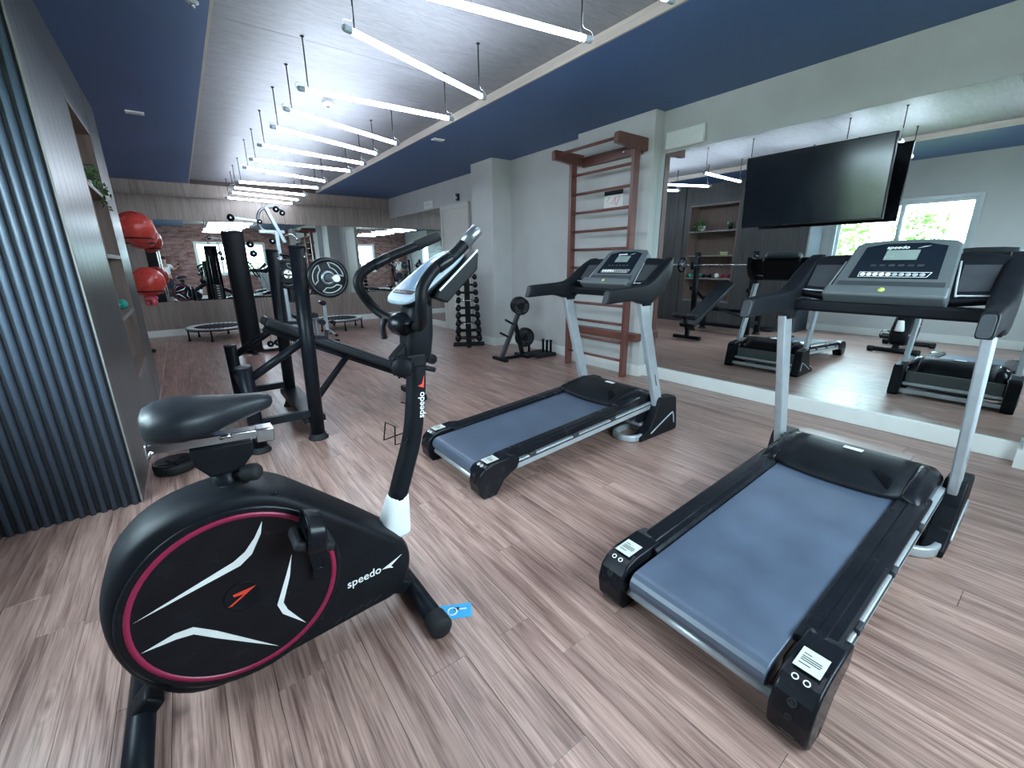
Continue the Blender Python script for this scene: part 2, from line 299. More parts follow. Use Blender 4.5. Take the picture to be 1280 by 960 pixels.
    def mesh(s, name, bevel=0.0, seg=2, fix=True):
        me = bpy.data.meshes.new(name); me.from_pydata(s.v, [], s.f)
        for p, q in zip(me.polygons, s.sm): p.use_smooth = q
        if fix or bevel:
            bm = bmesh.new(); bm.from_mesh(me)
            bmesh.ops.remove_doubles(bm, verts=bm.verts, dist=1e-6)
            if fix: bmesh.ops.recalc_face_normals(bm, faces=bm.faces)
            if bevel:
                es = [e for e in bm.edges if len(e.link_faces) == 2 and e.calc_face_angle(0) > 0.6]
                if es:
                    r = bmesh.ops.bevel(bm, geom=es, offset=bevel, segments=seg, profile=0.6, affect='EDGES', clamp_overlap=True)
                    for f in r['faces']: f.smooth = True
            bm.to_mesh(me); bm.free()
        return me
    def build(s, name, mat, parent=None, bevel=0.0, seg=2, label=None):
        me = s.mesh(name, bevel, seg); me.materials.append(M[mat] if isinstance(mat, str) else mat)
        o = bpy.data.objects.new(name, me); COL.objects.link(o)
        if parent is not None: o.parent = parent
        if label: o['label'] = label
        return o
def spline(pts, sub, closed=False):
    n = len(pts); out = []
    for i in range(n if closed else n - 1):
        p1, p2 = pts[i], pts[(i + 1) % n]
        p0 = pts[(i - 1) % n] if (closed or i > 0) else p1 * 2 - p2
        p3 = pts[(i + 2) % n] if (closed or i < n - 2) else p2 * 2 - p1
        for k in range(sub):
            t = k / sub
            out.append(0.5 * ((2 * p1) + (p2 - p0) * t + (2 * p0 - 5 * p1 + 4 * p2 - p3) * t * t + (3 * p1 - p0 - 3 * p2 + p3) * t ** 3))
    if not closed: out.append(pts[-1])
    return out
def spl2(pts, sub, closed=True): return [(p.x, p.y) for p in spline([V((a, b, 0)) for a, b in pts], sub, closed)]
def thing(name, label, cat, loc=(0, 0, 0), rz=0.0, group=None):
    o = bpy.data.objects.new(name, None); COL.objects.link(o); o.empty_display_size = 0.1
    o.location = loc; o.rotation_euler = (0, 0, rz); o['label'] = label; o['category'] = cat
    if group: o['group'] = group
    return o
def tag(o, label, cat, group=None):
    o['label'] = label; o['category'] = cat
    if group: o['group'] = group
    return o
def struct(o, label=None):
    o['kind'] = 'structure'
    if label: o['label'] = label
    return o
def copy_thing(root, loc=None, rz=None, label=None):
    r = root.copy(); COL.objects.link(r)
    if loc is not None: r.location = loc
    if rz is not None: r.rotation_euler = (0, 0, rz)
    if label: r['label'] = label
    for ch in list(root.children):
        c = ch.copy(); COL.objects.link(c); c.parent = r
        for g in list(ch.children):
            d = g.copy(); COL.objects.link(d); d.parent = c
    return r
def lettering(name, txt, mat, parent, origin, xdir, ydir, height, depth=0.0008, shear=0.0, weight=0.0):
    """flat print: text laid out from origin along xdir, upright along ydir"""
    cu = bpy.data.curves.new(name, 'FONT'); cu.body = txt; cu.size = 1.0; cu.shear = shear; cu.offset = weight; cu.resolution_u = 4
    ob = bpy.data.objects.new(name, cu); COL.objects.link(ob)
    dg = bpy.context.evaluated_depsgraph_get(); me = bpy.data.meshes.new_from_object(ob.evaluated_get(dg))
    bpy.data.objects.remove(ob); bpy.data.curves.remove(cu)
    x = V(xdir).normalized(); y = V(ydir).normalized(); z = x.cross(y); o = V(origin); s = height / 0.7
    for v in me.vertices: v.co = o + x * (v.co.x * s) + y * (v.co.y * s) + z * depth
    me.name = name; me.materials.clear(); me.materials.append(M[mat])
    ob = bpy.data.objects.new(name, me); COL.objects.link(ob); ob.parent = parent
    return ob
R = math.radians
random.seed(7)
# ================================================================== THE SETTING
# floor: planks run towards the far wall
FZ = -0.004
fl = MB().lohi((XL, YF, -0.12), (XR, YB, FZ - 0.004)).build('floor', 'subfloor'); struct(fl, 'brown wood-look plank floor of the gym')
PW, PL, GAP = 0.14, 1.22, 0.0012
def plank_mesh(l, w):
    b = MB(); h = 0.006; c = 0.0012; x, y = w / 2 - GAP / 2, l / 2 - GAP / 2
    lo = [(-x, -y, -h), (x, -y, -h), (x, y, -h), (-x, y, -h)]; md = [(-x, -y, -c * .6), (x, -y, -c * .6), (x, y, -c * .6), (-x, y, -c * .6)]; hi = [(-x + c, -y + c, 0), (x - c, -y + c, 0), (x - c, y - c, 0), (-x + c, y - c, 0)]
    f = [(8, 9, 10, 11)] + [(i, (i + 1) % 4, 4 + (i + 1) % 4, 4 + i) for i in range(4)] + [(4 + i, 4 + (i + 1) % 4, 8 + (i + 1) % 4, 8 + i) for i in range(4)]
    b._add(lo + md + hi, f); return b
spots = []
nrow = int(math.ceil((XR - XL) / PW)); rng = random.Random(3)
for r in range(nrow):
    x0 = XL + r * PW; w = min(PW, XR - x0); off = rng.uniform(0, PL); y = YF - off
    while y < YB:
        a, e = max(y, YF), min(y + PL, YB)
        if e - a > 0.03 and not (x0 + w < -0.42 and a > 3.13 and e < 6.29): spots.append((x0 + w / 2, (a + e) / 2, round(e - a, 3), round(w, 3)))
        y += PL
def shows(s):
    d = V((s[0], s[1], 0)) - V((0, 0, CAM_H)); z = d.dot(_f)
    if z < 0.15: return -1 / (d.length)
    px, py = 640 + FPX * d.dot(_r) / z, 480 - FPX * d.dot(_u) / z
    inside = -350 < px < 1630 and py < 1500
    return (10 if inside else 0) + s[2] * s[3] / d.length ** 2
spots.sort(key=shows, reverse=True)
cache = {}; rest = MB()
for i, (x, y, l, w) in enumerate(spots):
    if i < 300:
        k = (l, w)
        if k not in cache:
            cache[k] = plank_mesh(l, w).mesh('floor_plank'); cache[k].materials.append(M['floor'])
        o = bpy.data.objects.new('floor_plank', cache[k]); COL.objects.link(o); o.location = (x, y, 0); o.parent = fl
    else:
        b = plank_mesh(l, w); rest._add([(p[0] + x, p[1] + y, p[2]) for p in b.v], b.f)
if rest.v:
    o = rest.build('floor_planks', 'floor', fl); o['kind'] = 'stuff'

# ceiling
cl = MB().lohi((XL, YF, ZC), (TX0, YB, ZC + 0.2)).lohi((TX1, YF, ZC), (XR, YB, ZC + 0.2)).build('ceiling', 'ceil_dark'); struct(cl, 'dark navy lowered ceiling on both sides of the wood tray')
tr = MB().lohi((TX0, YF, ZT + 0.012), (TX1, YB, ZT + 0.15)).build('ceiling_tray', 'subfloor'); struct(tr, 'recessed light wood ceiling tray over the middle of the gym')
yy = YF; ye = [YF, 0.75, 2.30, 3.85, 5.40, 6.95, 8.50, 9.70, YB]
for a, e in zip(ye[:-1], ye[1:]):
    MB().lohi((TX0 + 0.004, a + 0.002, ZT), (TX1 - 0.004, e - 0.002, ZT + 0.012)).build('ceiling_panel', 'tray', tr)
for i, x in enumerate((TX0, TX1)):
    s = 1 if i == 0 else -1
    t = MB().lohi((x, YF, ZC - 0.0), (x + s * 0.018, YB, ZT)).build('trim_%d' % (i + 1), 'tray_edge'); struct(t, 'pale wood edge along the ceiling tray')

# walls
wr = MB().lohi((XR, YF, 0), (XR + 0.12, YB, ZC)).build('wall_right', 'wall'); struct(wr, 'grey-green painted right wall')
wl = MB().lohi((XL - 0.12, YF, 0), (XL, YB, W1[2])).lohi((XL - 0.12, YF, W1[3]), (XL, YB, ZC)).lohi((XL - 0.12, YF, W1[2]), (XL, W1[0], W1[3])).lohi((XL - 0.12, W1[1], W1[2]), (XL, YB, W1[3])).build('wall_left', 'wall'); struct(wl, 'grey-green painted left wall with the garden window')
wf = MB().lohi((XL - 0.12, YF - 0.12, 0), (XR + 0.12, YF, W2[2])).lohi((XL - 0.12, YF - 0.12, W2[3]), (XR + 0.12, YF, ZC + 0.2)).lohi((XL - 0.12, YF - 0.12, W2[2]), (W2[0], YF, W2[3])).lohi((W2[1], YF - 0.12, W2[2]), (XR + 0.12, YF, W2[3])).build('wall_front', 'brick'); struct(wf, 'red brick wall opposite the far mirror')
wb = MB().lohi((XL - 0.12, YB, 0), (XR + 0.12, YB + 0.12, ZC + 0.2)).build('wall_back', 'subfloor'); struct(wb, 'far wall clad in brown wood panels around a long mirror')
MZ0, MZ1 = 0.665, 2.18
def pan(x0, x1, z0, z1): MB().lohi((x0 + 0.003, YB - 0.014, z0 + 0.002), (x1 - 0.003, YB, z1 - 0.002)).build('wall_panel', 'panel', wb)
xs = [XL, -0.45, 1.30, 3.00, XR]
for a, e in zip(xs[:-1], xs[1:]):
    pan(a, e, 0.13, MZ0); pan(a, e, 2.60, ZC)
xs2 = [XL, -0.15, 1.6, 3.1, XR]
for a, e in zip(xs2[:-1], xs2[1:]): pan(a, e, MZ1, 2.60)
pan(XL, -0.45, MZ0, MZ1)
# pillars that stand out of the right wall
p1 = MB().lohi((4.01, 5.80, 0), (XR, 6.40, ZC)).build('wall_pillar', 'wall', None, 0.004); struct(p1, 'grey-green square pillar behind the dumbbell tower')
p2 = MB().lohi((4.215, 3.09, 0), (XR, 4.21, ZC)).build('wall_pillar', 'wall', None, 0.004); struct(p2, 'grey-green wide pillar behind the wall bars')
p3 = MB().lohi((4.215, YF, 0), (XR, 0.05, ZC)).build('wall_pillar', 'wall', None, 0.004); struct(p3, 'grey-green pillar at the near end of the big mirror')
MT = 0.011                                      # the big mirror and its ledge stand slightly askew off the wall
# baseboards
BT = 0.016
def base(name, segs, lab):
    b = MB()
    for lo, hi in segs: b.lohi((lo[0], lo[1], 0), (hi[0], hi[1], 0.13))
    struct(b.build(name, 'white', None, 0.003), lab)
base('baseboard_right', [((XR - BT, 4.21), (XR, 5.80)), ((XR - BT, 6.40), (XR, 7.03)), ((XR - BT - .012, 8.12), (XR, YB - .014)), ((4.215 - BT, 3.09 - BT), (4.215, 4.21 + BT)), ((4.215, 3.09 - BT), (XR, 3.09)), ((4.01 - BT, 5.80 - BT), (4.01, 6.40 + BT)), ((4.01, 5.80 - BT), (XR, 5.80)), ((4.215 - BT, YF), (4.215, 0.05 + BT)), ((4.215, 0.05), (XR, 0.05 + BT))], 'white baseboard along the right wall')
b = MB().prism([(XR, 0.052), (XR, 3.075), (XR - 0.035 - 3.034 * MT, 3.075), (XR - 0.035, 0.052)], 0.0, 0.131, 'Z').build('trim_3', 'white', None, 0.003); struct(b, 'white ledge under the big mirror')
base('baseboard_back', [((XL, YB - 0.014 - BT), (XR, YB - 0.0))], 'white baseboard along the far wall')
base('baseboard_left', [((XL, YF), (XL + BT, 3.12)), ((XL, 6.30), (XL + BT, YB))], 'white baseboard along the left wall')
base('baseboard_front', [((XL, YF), (XR - .16, YF + BT))], 'white baseboard under the brick wall')
# mirrors
def mirror(name, lo, hi, face, lab):
    t = thing(name, lab, 'mirror', ((lo[0] + hi[0]) / 2, (lo[1] + hi[1]) / 2, lo[2])); c = V(t.location)
    b = MB().lohi(V(lo) - c, V(hi) - c).build('backing', 'mirror_edge', t)
    ax, sg = face
    l2, h2 = list(V(lo) - c), list(V(hi) - c)
    q = l2[ax] if sg < 0 else h2[ax]; l2[ax] = q - 0.0015 if sg < 0 else q; h2[ax] = q if sg < 0 else q + 0.0015
    MB().lohi(l2, h2).build('reflecting_face', 'mirror', t)
    return t
t = thing('wall_mirror', 'large frameless mirror on the right wall behind the treadmills', 'mirror', (XR - 0.006, 0.052, 0.132), MT)
Lm = 3.034 / math.cos(MT)
MB().lohi((-0.006, 0, 0), (0, Lm, 2.298)).build('backing', 'mirror_edge', t)
MB().lohi((-0.0075, 0, 0), (-0.006, Lm, 2.298)).build('reflecting_face', 'mirror', t)
t_ = MB().prism([(XR, 0.052), (XR, 3.088), (XR - 0.006 - 3.034 * MT, 3.088), (XR - 0.006, 0.052)], 0.0, 2.432, 'Z').build('mirror_batten', 'wall', wr)
mirror('wall_mirror', (XR - 0.008, 8.14, 0.132), (XR - 0.001, YB - 0.016, 2.40), (0, -1), 'tall mirror between the cream door and the far corner')
mirror('wall_mirror', (-0.45, YB - 0.012, MZ0 + 0.002), (XR - 0.012, YB - 0.001, MZ1 - 0.002), (1, -1), 'long mirror band across the wood-panelled far wall')
# door
d = bpy.data.objects.new('door_1', None); COL.objects.link(d); d.location = (XR, 7.56, 0); struct(d, 'cream flush door in a cream frame beyond the pillar')
MB().lohi((-0.05, -0.53, 0), (0.0, -0.46, 2.40)).lohi((-0.05, 0.46, 0), (0.0, 0.53, 2.40)).lohi((-0.05, -0.46, 2.32), (0.0, 0.46, 2.40)).build('door_frame', 'door', d, 0.004)
MB().lohi((-0.028, -0.46, 0.005), (0.0, 0.46, 2.32)).build('door_leaf', 'door', d, 0.003)
MB().lohi((-0.036, 0.33, 0.98), (-0.028, 0.42, 1.14)).tube([(-0.036, 0.375, 1.06), (-0.075, 0.375, 1.06), (-0.08, 0.36, 1.06), (-0.08, 0.27, 1.06)], 0.009, 8).build('door_handle', 'chrome', d)
# windows
w1 = bpy.data.objects.new('window_1', None); COL.objects.link(w1); w1.location = (XL, (W1[0] + W1[1]) / 2, W1[2]); struct(w1, 'aluminium sliding window onto the garden in the left wall')
hw, hh = (W1[1] - W1[0]) / 2, W1[3] - W1[2]; FR = 0.055
MB().lohi((-0.10, -hw, 0), (0.012, -hw + FR, hh)).lohi((-0.10, hw - FR, 0), (0.012, hw, hh)).lohi((-0.10, -hw + FR, 0), (0.012, hw - FR, FR)).lohi((-0.10, -hw + FR, hh - FR), (0.012, hw - FR, hh)).build('window_frame', 'alu', w1, 0.003)
for k, (a, e, dx) in enumerate(((-hw + FR, 0.03, -0.045), (-0.03, hw - FR, -0.075))):
    s = MB().lohi((dx - .012, a, FR), (dx + .012, a + .045, hh - FR)).lohi((dx - .012, e - .045, FR), (dx + .012, e, hh - FR)).lohi((dx - .012, a + .045, FR), (dx + .012, e - .045, FR + .045)).lohi((dx - .012, a + .045, hh - FR - .045), (dx + .012, e - .045, hh - FR)).build('sash', 'alu', w1, 0.002)
    MB().lohi((dx - .003, a + .045, FR + .045), (dx + .003, e - .045, hh - FR - .045)).build('pane', 'glass', s)
MB().lohi((-0.12, -hw - .02, -0.03), (0.03, hw + .02, 0)).build('window_sill', 'white', w1, 0.004)
w2 = bpy.data.objects.new('window_2', None); COL.objects.link(w2); w2.location = ((W2[0] + W2[1]) / 2, YF, W2[2]); struct(w2, 'white framed wide window in the brick wall, seen in the far mirror')
hw, hh = (W2[1] - W2[0]) / 2, W2[3] - W2[2]; FR = 0.07
MB().lohi((-hw, -0.10, 0), (-hw + FR, 0.012, hh)).lohi((hw - FR, -0.10, 0), (hw, 0.012, hh)).lohi((-hw + FR, -0.10, 0), (hw - FR, 0.012, FR)).lohi((-hw + FR, -0.10, hh - FR), (hw - FR, 0.012, hh)).build('window_frame', 'white', w2, 0.003)
n = 3; ww = (2 * hw - 2 * FR) / n
for k in range(n):
    a = -hw + FR + k * ww; e = a + ww
    s = MB().lohi((a, -.07, FR), (a + .04, -.04, hh - FR)).lohi((e - .04, -.07, FR), (e, -.04, hh - FR)).lohi((a + .04, -.07, FR), (e - .04, -.04, FR + .04)).lohi((a + .04, -.07, hh - FR - .04), (e - .04, -.04, hh - FR)).lohi((a + .04, -.07, hh * .62), (e - .04, -.04, hh * .62 + .035)).lohi((a + .04, -.07, hh * .33), (e - .04, -.04, hh * .33 + .035)).build('sash', 'white', w2, 0.002)
    MB().lohi((a + .04, -.058, FR + .04), (e - .04, -.052, hh - FR - .04)).build('pane', 'glass', s)
MB().lohi((-hw - .02, -0.12, -0.03), (hw + .02, 0.04, 0)).build('window_sill', 'white', w2, 0.004)
# outside: garden strip, pale boundary walls
g = MB().lohi((-14, -16, -0.22), (XL - 0.12, 16, -0.15)).lohi((XL - 0.12, -16, -0.22), (14, YF - 0.12, -0.15)).build('garden_ground', 'lawn'); struct(g, 'garden ground outside the windows')
b = MB().lohi((-7.2, -9.0, -0.15), (-7.0, 12, 1.75)).lohi((-7.2, -9.2, -0.15), (12, -9.0, 1.55)).build('garden_wall', 'pale_wall'); struct(b, 'pale rendered garden wall outside the windows')
def shrub(x, y, h, r, seed, lab):
    t = thing('shrub', lab, 'shrub', (x, y, -0.15), 0, 'shrubs outside the windows'); rg = random.Random(seed)
    st = MB(); lf = MB()
    for k in range(7):
        a = rg.uniform(0, 6.28); tip = V((math.cos(a) * r * rg.uniform(.2, .8), math.sin(a) * r * rg.uniform(.2, .8), h * rg.uniform(.6, 1)))
        st.loftc([((0, 0, 0), 0.018), (tip * .5 + V((0, 0, .1)), 0.012), (tip, 0.004)], 6)
    for k in range(1100):
        th = rg.uniform(0, 6.28); z = rg.uniform(0.08, 1.0); rr = r * math.sqrt(rg.random()) * (1 - 0.45 * abs(2 * z - 1) ** 2)
        c = V((math.cos(th) * rr, math.sin(th) * rr, z * h)); L = rg.uniform(.07, .15); q = Quaternion((rg.uniform(-1, 1), rg.uniform(-1, 1), rg.uniform(-1, 1)), rg.uniform(0, 3.1))
        pts = [c + q @ V(p) for p in ((-L / 2, 0, 0), (0, L * .28, L * .06), (L / 2, 0, 0), (0, -L * .28, L * .06))]
        lf._add(pts, [(0, 1, 2), (0, 2, 3)])
    st.build('stem', 'bark', t); o = lf.mesh('foliage', fix=False); o.materials.append(M['leaf_out']); ob = bpy.data.objects.new('foliage', o); COL.objects.link(ob); ob.parent = t
for i, (x, y, h, r, lab) in enumerate([(-2.6, 1.0, 2.15, .55, 'leafy shrub outside the garden window, nearest the brick wall'), (-3.0, 2.1, 2.35, .6, 'tall leafy shrub outside the middle of the garden window'), (-2.7, 3.2, 2.2, .6, 'leafy shrub outside the cabinet end of the garden window'), (-3.6, 4.4, 2.4, .7, 'wide leafy shrub outside beyond the slatted cabinet'), (-3.4, -0.1, 2.0, .6, 'low leafy shrub outside, behind the brick wall corner'), (0.9, -4.2, 1.9, .6, 'leafy shrub outside the brick wall window, left in the far mirror'), (3.4, -4.6, 1.8, .6, 'leafy shrub outside the brick wall window, right in the far mirror')]):
    shrub(x, y, h, r, 40 + i, lab)
# ================================================================== CABINET WITH SLATTED SIDE
CX, CY0, CY1 = -0.41, 3.12, 6.30
NY0, NY1 = 4.42, 5.42; ND = 0.36
t = thing('storage_cabinet', 'tall dark cabinet with ribbed slate-blue side and an open wood niche', 'cabinet', (CX, CY0, 0)); o0 = V((CX, CY0, 0))
def cbx(b, lo, hi): return b.lohi(V(lo) - o0, V(hi) - o0)
b = MB(); XB = XL + 0.018
cbx(b, (XB, CY0 + .03, 0), (CX - .02, NY0 - .02, ZC - .003)); cbx(b, (XB, NY1 + .02, 0), (CX - .02, CY1, ZC - .003)); cbx(b, (XB, NY0 - .02, 0), (CX - .02, NY1 + .02, .45)); cbx(b, (XB, NY0 - .02, 2.47), (CX - .02, NY1 + .02, ZC - .003)); cbx(b, (XB, NY0 - .02, .45), (CX - ND - .03, NY1 + .02, 2.47))
b.build('carcass', 'slat_gap', t)
y = CY0 + .012
while y < NY0 - .02:
    e = min(y + 0.163, NY0 - 0.004); b = MB(); cbx(b, (CX - .02, y + .0012, 0.002), (CX, e - .0012, ZC - .004)); b.build('board', 'cab', t, 0.0015, 1); y = e
y = NY1 + 0.004
for e in (5.56, 5.575, 5.75, 5.93, 6.12, CY1):
    if e == 5.575: y = e; continue
    b = MB(); cbx(b, (CX - .02, y + .0012, 0.002), (CX, e - .0012, ZC - .004)); b.build('board', 'cab', t, 0.0015, 1); y = e
b = MB(); cbx(b, (CX - .02, NY0 - .004, 2.45), (CX, NY1 + .004, ZC - .004)); b.build('head_board', 'cab', t, 0.0015, 1)
b = MB(); cbx(b, (CX - .02, NY0 - .004, 0.002), (CX, NY1 + .004, .485)); b.build('base_panel', 'cab', t, 0.0015, 1)
b = MB(); cbx(b, (CX - ND - .03, NY0 - .02, .45), (CX - ND, NY1 + .02, 2.47)); b.build('niche_back', 'cab_in', t)
for a, e in ((NY0 - .02, NY0), (NY1, NY1 + .02)):
    b = MB(); cbx(b, (CX - ND, a, .45), (CX + .002, e, 2.47)); b.build('niche_side', 'cab_in', t)
for z in (0.485, 0.955, 1.425, 1.92, 2.44):
    b = MB(); cbx(b, (CX - ND, NY0, z - .015), (CX - .004, NY1, z + .015)); s = b.build('shelf', 'cab_in', t)
    b = MB(); cbx(b, (CX - .004, NY0, z - .015), (CX + .001, NY1, z + .015)); b.build('shelf_edge', 'cab_edge', s)
b = MB(); cbx(b, (CX - .008, CY0 - .001, 0), (CX + .0005, CY0 + .012, ZC - .004)); b.build('corner_edge', 'cab_edge', t, 0.001, 1)
b = MB(); cbx(b, (XB, CY0 + .012, 0), (CX - .012, CY0 + .03, ZC - .004)); b.build('slat_backing', 'slat_gap', t)
pit = 0.0455; me = None; x = CX - 0.012 - pit / 2
prof = [(-.0140, .012), (-.0140, .000), (-.0095, -.008), (-.004, -.011), (.004, -.011), (.0095, -.008), (.0140, .000), (.0140, .012)]
me = MB().prism(prof, 0, ZC - .006, 'Z', True).mesh('slat'); me.materials.append(M['slat'])
while x > XB + .01:
    o = bpy.data.objects.new('slat', me); COL.objects.link(o); o.parent = t; o.location = (x - CX, 0.0005, 0); x -= pit

# things on the shelves
def leafy(b, n, c, r, seed, drop=0.0, L0=.03, L1=.06):
    rg = random.Random(seed)
    for k in range(n):
        d = V((rg.gauss(0, 1), rg.gauss(0, 1), rg.gauss(0, 1))).normalized() * r * rg.uniform(.4, 1); p = V(c) + d
        if drop and d.x > 0: p.z -= drop * rg.random() * (d.x / r)
        L = rg.uniform(L0, L1); q = Quaternion(V((rg.gauss(0, 1), rg.gauss(0, 1), rg.gauss(0, 1))).normalized(), rg.uniform(0, 3.1))
        b._add([p + q @ V(w) for w in ((-L / 2, 0, 0), (0, L * .3, L * .08), (L / 2, 0, 0), (0, -L * .3, L * .08))], [(0, 1, 2), (0, 2, 3)])
t = thing('potted_plant', 'trailing green plant in a round pot on the upper niche shelf', 'plant', (CX - .12, 5.22, 1.935))
MB().lathe([(0.0, 0), (.05, 0), (.075, .05), (.08, .10), (.072, .105), (.066, .09), (0, .088)], n=20).build('pot', 'pot', t)
b = MB(); leafy(b, 240, (.05, 0.02, .12), .13, 5, .26); b.build('foliage', 'leaf', t)
t = thing('potted_plant', 'small flowering pot at the near end of the upper niche shelf', 'plant', (CX - .16, 4.62, 1.935))
MB().lathe([(0, 0), (.03, 0), (.042, .06), (.038, .062), (0, .055)], n=16).build('pot', 'black', t)
b = MB(); leafy(b, 60, (0, 0, .11), .055, 6); b.build('foliage', 'leaf', t)
b = MB(); rg = random.Random(2)
for k in range(7): b.ball((rg.uniform(-.04, .04), rg.uniform(-.04, .04), .13 + rg.uniform(-.01, .04)), .016, 8, 6)
b.build('flowers', 'pot', t)
t = thing('storage_box', 'small pale lidded box on the middle niche shelf', 'box', (CX - .15, 4.66, 1.44))
MB().lohi((-.05, -.08, 0), (.05, .08, .045)).build('body', 'yellow', t, .004); MB().lohi((-.054, -.084, .045), (.054, .084, .062)).build('lid', 'pot', t, .003)
def hand_weight(mat, loc, rz, r, L, lab, grp='hand weights on the niche shelf'):
    t = thing('dumbbell', lab, 'dumbbell', loc, rz, grp)
    for sgn in (-1, 1): MB().lathe([(0, 0), (r * .8, .004), (r, .012), (r, .045), (r * .75, .056), (0, .056)], (sgn * (L / 2 - .056), 0, r), (sgn, 0, 0), 14).build('head', mat, t)
    MB().cyl((-L / 2 + .05, 0, r), (L / 2 - .05, 0, r), r * .42, n=10).build('handle', mat, t)
z = 0.971
hand_weight('teal', (CX - .09, 5.28, z), R(70), .042, .19, 'teal dumbbell at the far end of the niche shelf, in front')
hand_weight('teal', (CX - .20, 5.24, z), R(82), .042, .19, 'teal dumbbell at the far end of the niche shelf, behind')
hand_weight('black', (CX - .11, 4.98, z), R(85), .040, .19, 'black dumbbell in the middle of the niche shelf')
hand_weight('plum', (CX - .12, 4.58, z), R(88), .040, .19, 'plum-red dumbbell at the near end of the niche shelf')
t = thing('massage_ball', 'white ball between the dumbbells on the niche shelf', 'ball', (CX - .10, 4.76, z)); MB().ball((0, 0, .05), .05).build('shell', 'pot', t); MB().torus((0, 0, .05), .0498, .002, n=24, k=6).build('seam', 'label_grey', t)

# ================================================================== PENDANT TUBES
tubes = [((.92, .52), (2.16, .36)), ((.92, 1.67), (2.19, 1.55)), ((.90, 2.27), (2.15, 2.06)), ((.94, 2.75), (2.15, 3.18)), ((.92, 3.80), (2.20, 3.77)), ((.92, 4.33), (2.13, 4.84)), ((.91, 4.92), (2.12, 5.40)), ((.90, 5.71), (2.17, 5.99)), ((.91, 6.51), (2.17, 6.54)), ((.90, 7.07), (2.09, 7.55)), ((.93, 8.31), (2.16, 8.22)), ((.92, 8.92), (2.15, 9.18)), ((.94, 9.52), (2.18, 9.93)), ((.93, 10.32), (2.20, 10.60))]
ordn = ['first', 'second', 'third', 'fourth', 'fifth', 'sixth', 'seventh', 'eighth', 'ninth', 'tenth', 'eleventh', 'twelfth', 'thirteenth', 'fourteenth']
ZTUBE = 2.585
for i, (a, e) in enumerate(tubes):
    a, e = V((*a, 0)), V((*e, 0)); c = (a + e) / 2; L = (e - a).length; ang = math.atan2(e.y - a.y, e.x - a.x)
    k = len(tubes) - i
    t = thing('pendant_tube_light', 'glowing white tube light hung on two rods, %s from the far wall' % ordn[k - 1], 'light', (c.x, c.y, ZTUBE), ang, 'pendant tube lights under the wood ceiling tray')
    if i < 2: t['label'] = 'white tube light hung on two rods, in the big mirror, %s' % ('nearest the brick wall' if i == 0 else 'second from the brick wall')
    MB().cyl((-L / 2 + .05, 0, 0), (L / 2 - .05, 0, 0), 0.0165, n=14).build('diffuser', 'tube', t)
    for s in (-1, 1):
        MB().lathe([(.0175, 0), (.0185, .004), (.0185, .045), (.012, .052), (0, .052)], (s * (L / 2 - .052), 0, 0), (s, 0, 0), 14).build('end_cap', 'pale_blue', t)
        x = s * (L / 2 - .075)
        rd = MB().cyl((x, 0, .016), (x, 0, ZT - ZTUBE), .0045, n=8).build('rod', 'black_steel', t)
        MB().torus((x, 0, 0), .0195, .0025, (1, 0, 0), 16, 6).build('clip', 'chrome', rd)
        MB().tube([(x + s * .075, 0, 0), (x + s * .085, 0, .012), (x + s * .07, 0, .04), (x + s * .012, 0, .055), (x + s * .006, 0, .12)], .002, 6, sub=4).build('power_lead', 'pot', rd)
        MB().lathe([(.014, 0), (.014, -.006), (.006, -.010), (0, -.010)], (x, 0, ZT - ZTUBE), n=12).build('ceiling_rose', 'black_steel', rd)

# ceiling fittings
t = thing('smoke_detector', 'round white smoke detector between the pendant tubes', 'detector', (1.50, 5.08, ZT)); MB().lathe([(.055, 0), (.055, -.018), (.046, -.034), (0, -.036)], n=24).build('body', 'label', t); MB().lathe([(.02, -.0362), (.018, -.042), (0, -.042)], n=16).build('sensor', 'grey_dark', t)
for (x, y, rz, lab) in ((-.085, 6.22, 0, 'small white ceiling plate above the end of the cabinet'), (2.90, 5.38, 0, 'small white ceiling plate between the tray and the pillar')):
    t = thing('ceiling_plate', lab, 'sensor', (x, y, ZC), rz, 'small white plates on the dark ceiling'); MB().lohi((-.075, -.045, -.012), (.075, .045, 0)).build('cover', 'label', t, .004); MB().lohi((-.055, -.006, -.015), (.055, .006, -.012)).build('slot', 'label_grey', t)

t = thing('sprinkler', 'small round ceiling fitting at the top edge of the view', 'sensor', (.335, 3.56, ZC)); MB().lathe([(.034, 0), (.034, -.006), (.022, -.012), (0, -.012)], n=18).build('rose', 'label_grey', t); MB().lathe([(.010, -.012), (.012, -.03), (0, -.032)], n=12).build('nozzle', 'chrome', t)
# ================================================================== RIGHT WALL FITTINGS
t = thing('emergency_light', 'white rectangular emergency light above the corner of the big mirror', 'light', (XR, 2.82, 2.55))
MB().lohi((-.045, -.215, -.085), (0, .215, .085)).build('housing', 'label', t, .018, 3); MB().lohi((-.048, -.19, -.062), (-.045, .19, .062)).build('lens', 'label', t, .001, 1)
t = thing('exit_sign', 'white hanging exit sign on the wall above the tall mirror', 'sign', (XR, 8.64, 2.50)); MB().lohi((-.03, -.18, -.07), (0, .18, .07)).build('panel', 'label', t, .006)
b = MB().lohi((-.0315, -.15, -.015), (-.03, -.05, .03)).lohi((-.0315, -.03, -.035), (-.03, .14, .04)); b.build('pictogram', 'pot', t)
t = thing('wall_camera', 'small dark camera with a white light above the door frame', 'camera', (XR, 7.42, 2.51)); MB().lohi((-.05, -.035, -.06), (0, .035, .06)).build('body', 'grey_dark', t, .006); MB().ball((-.05, .0, -.01), .018, 10, 8).build('lens', 'label', t); MB().lohi((-.06, .04, -.06), (-.01, .065, .05)).build('bracket', 'label', t)
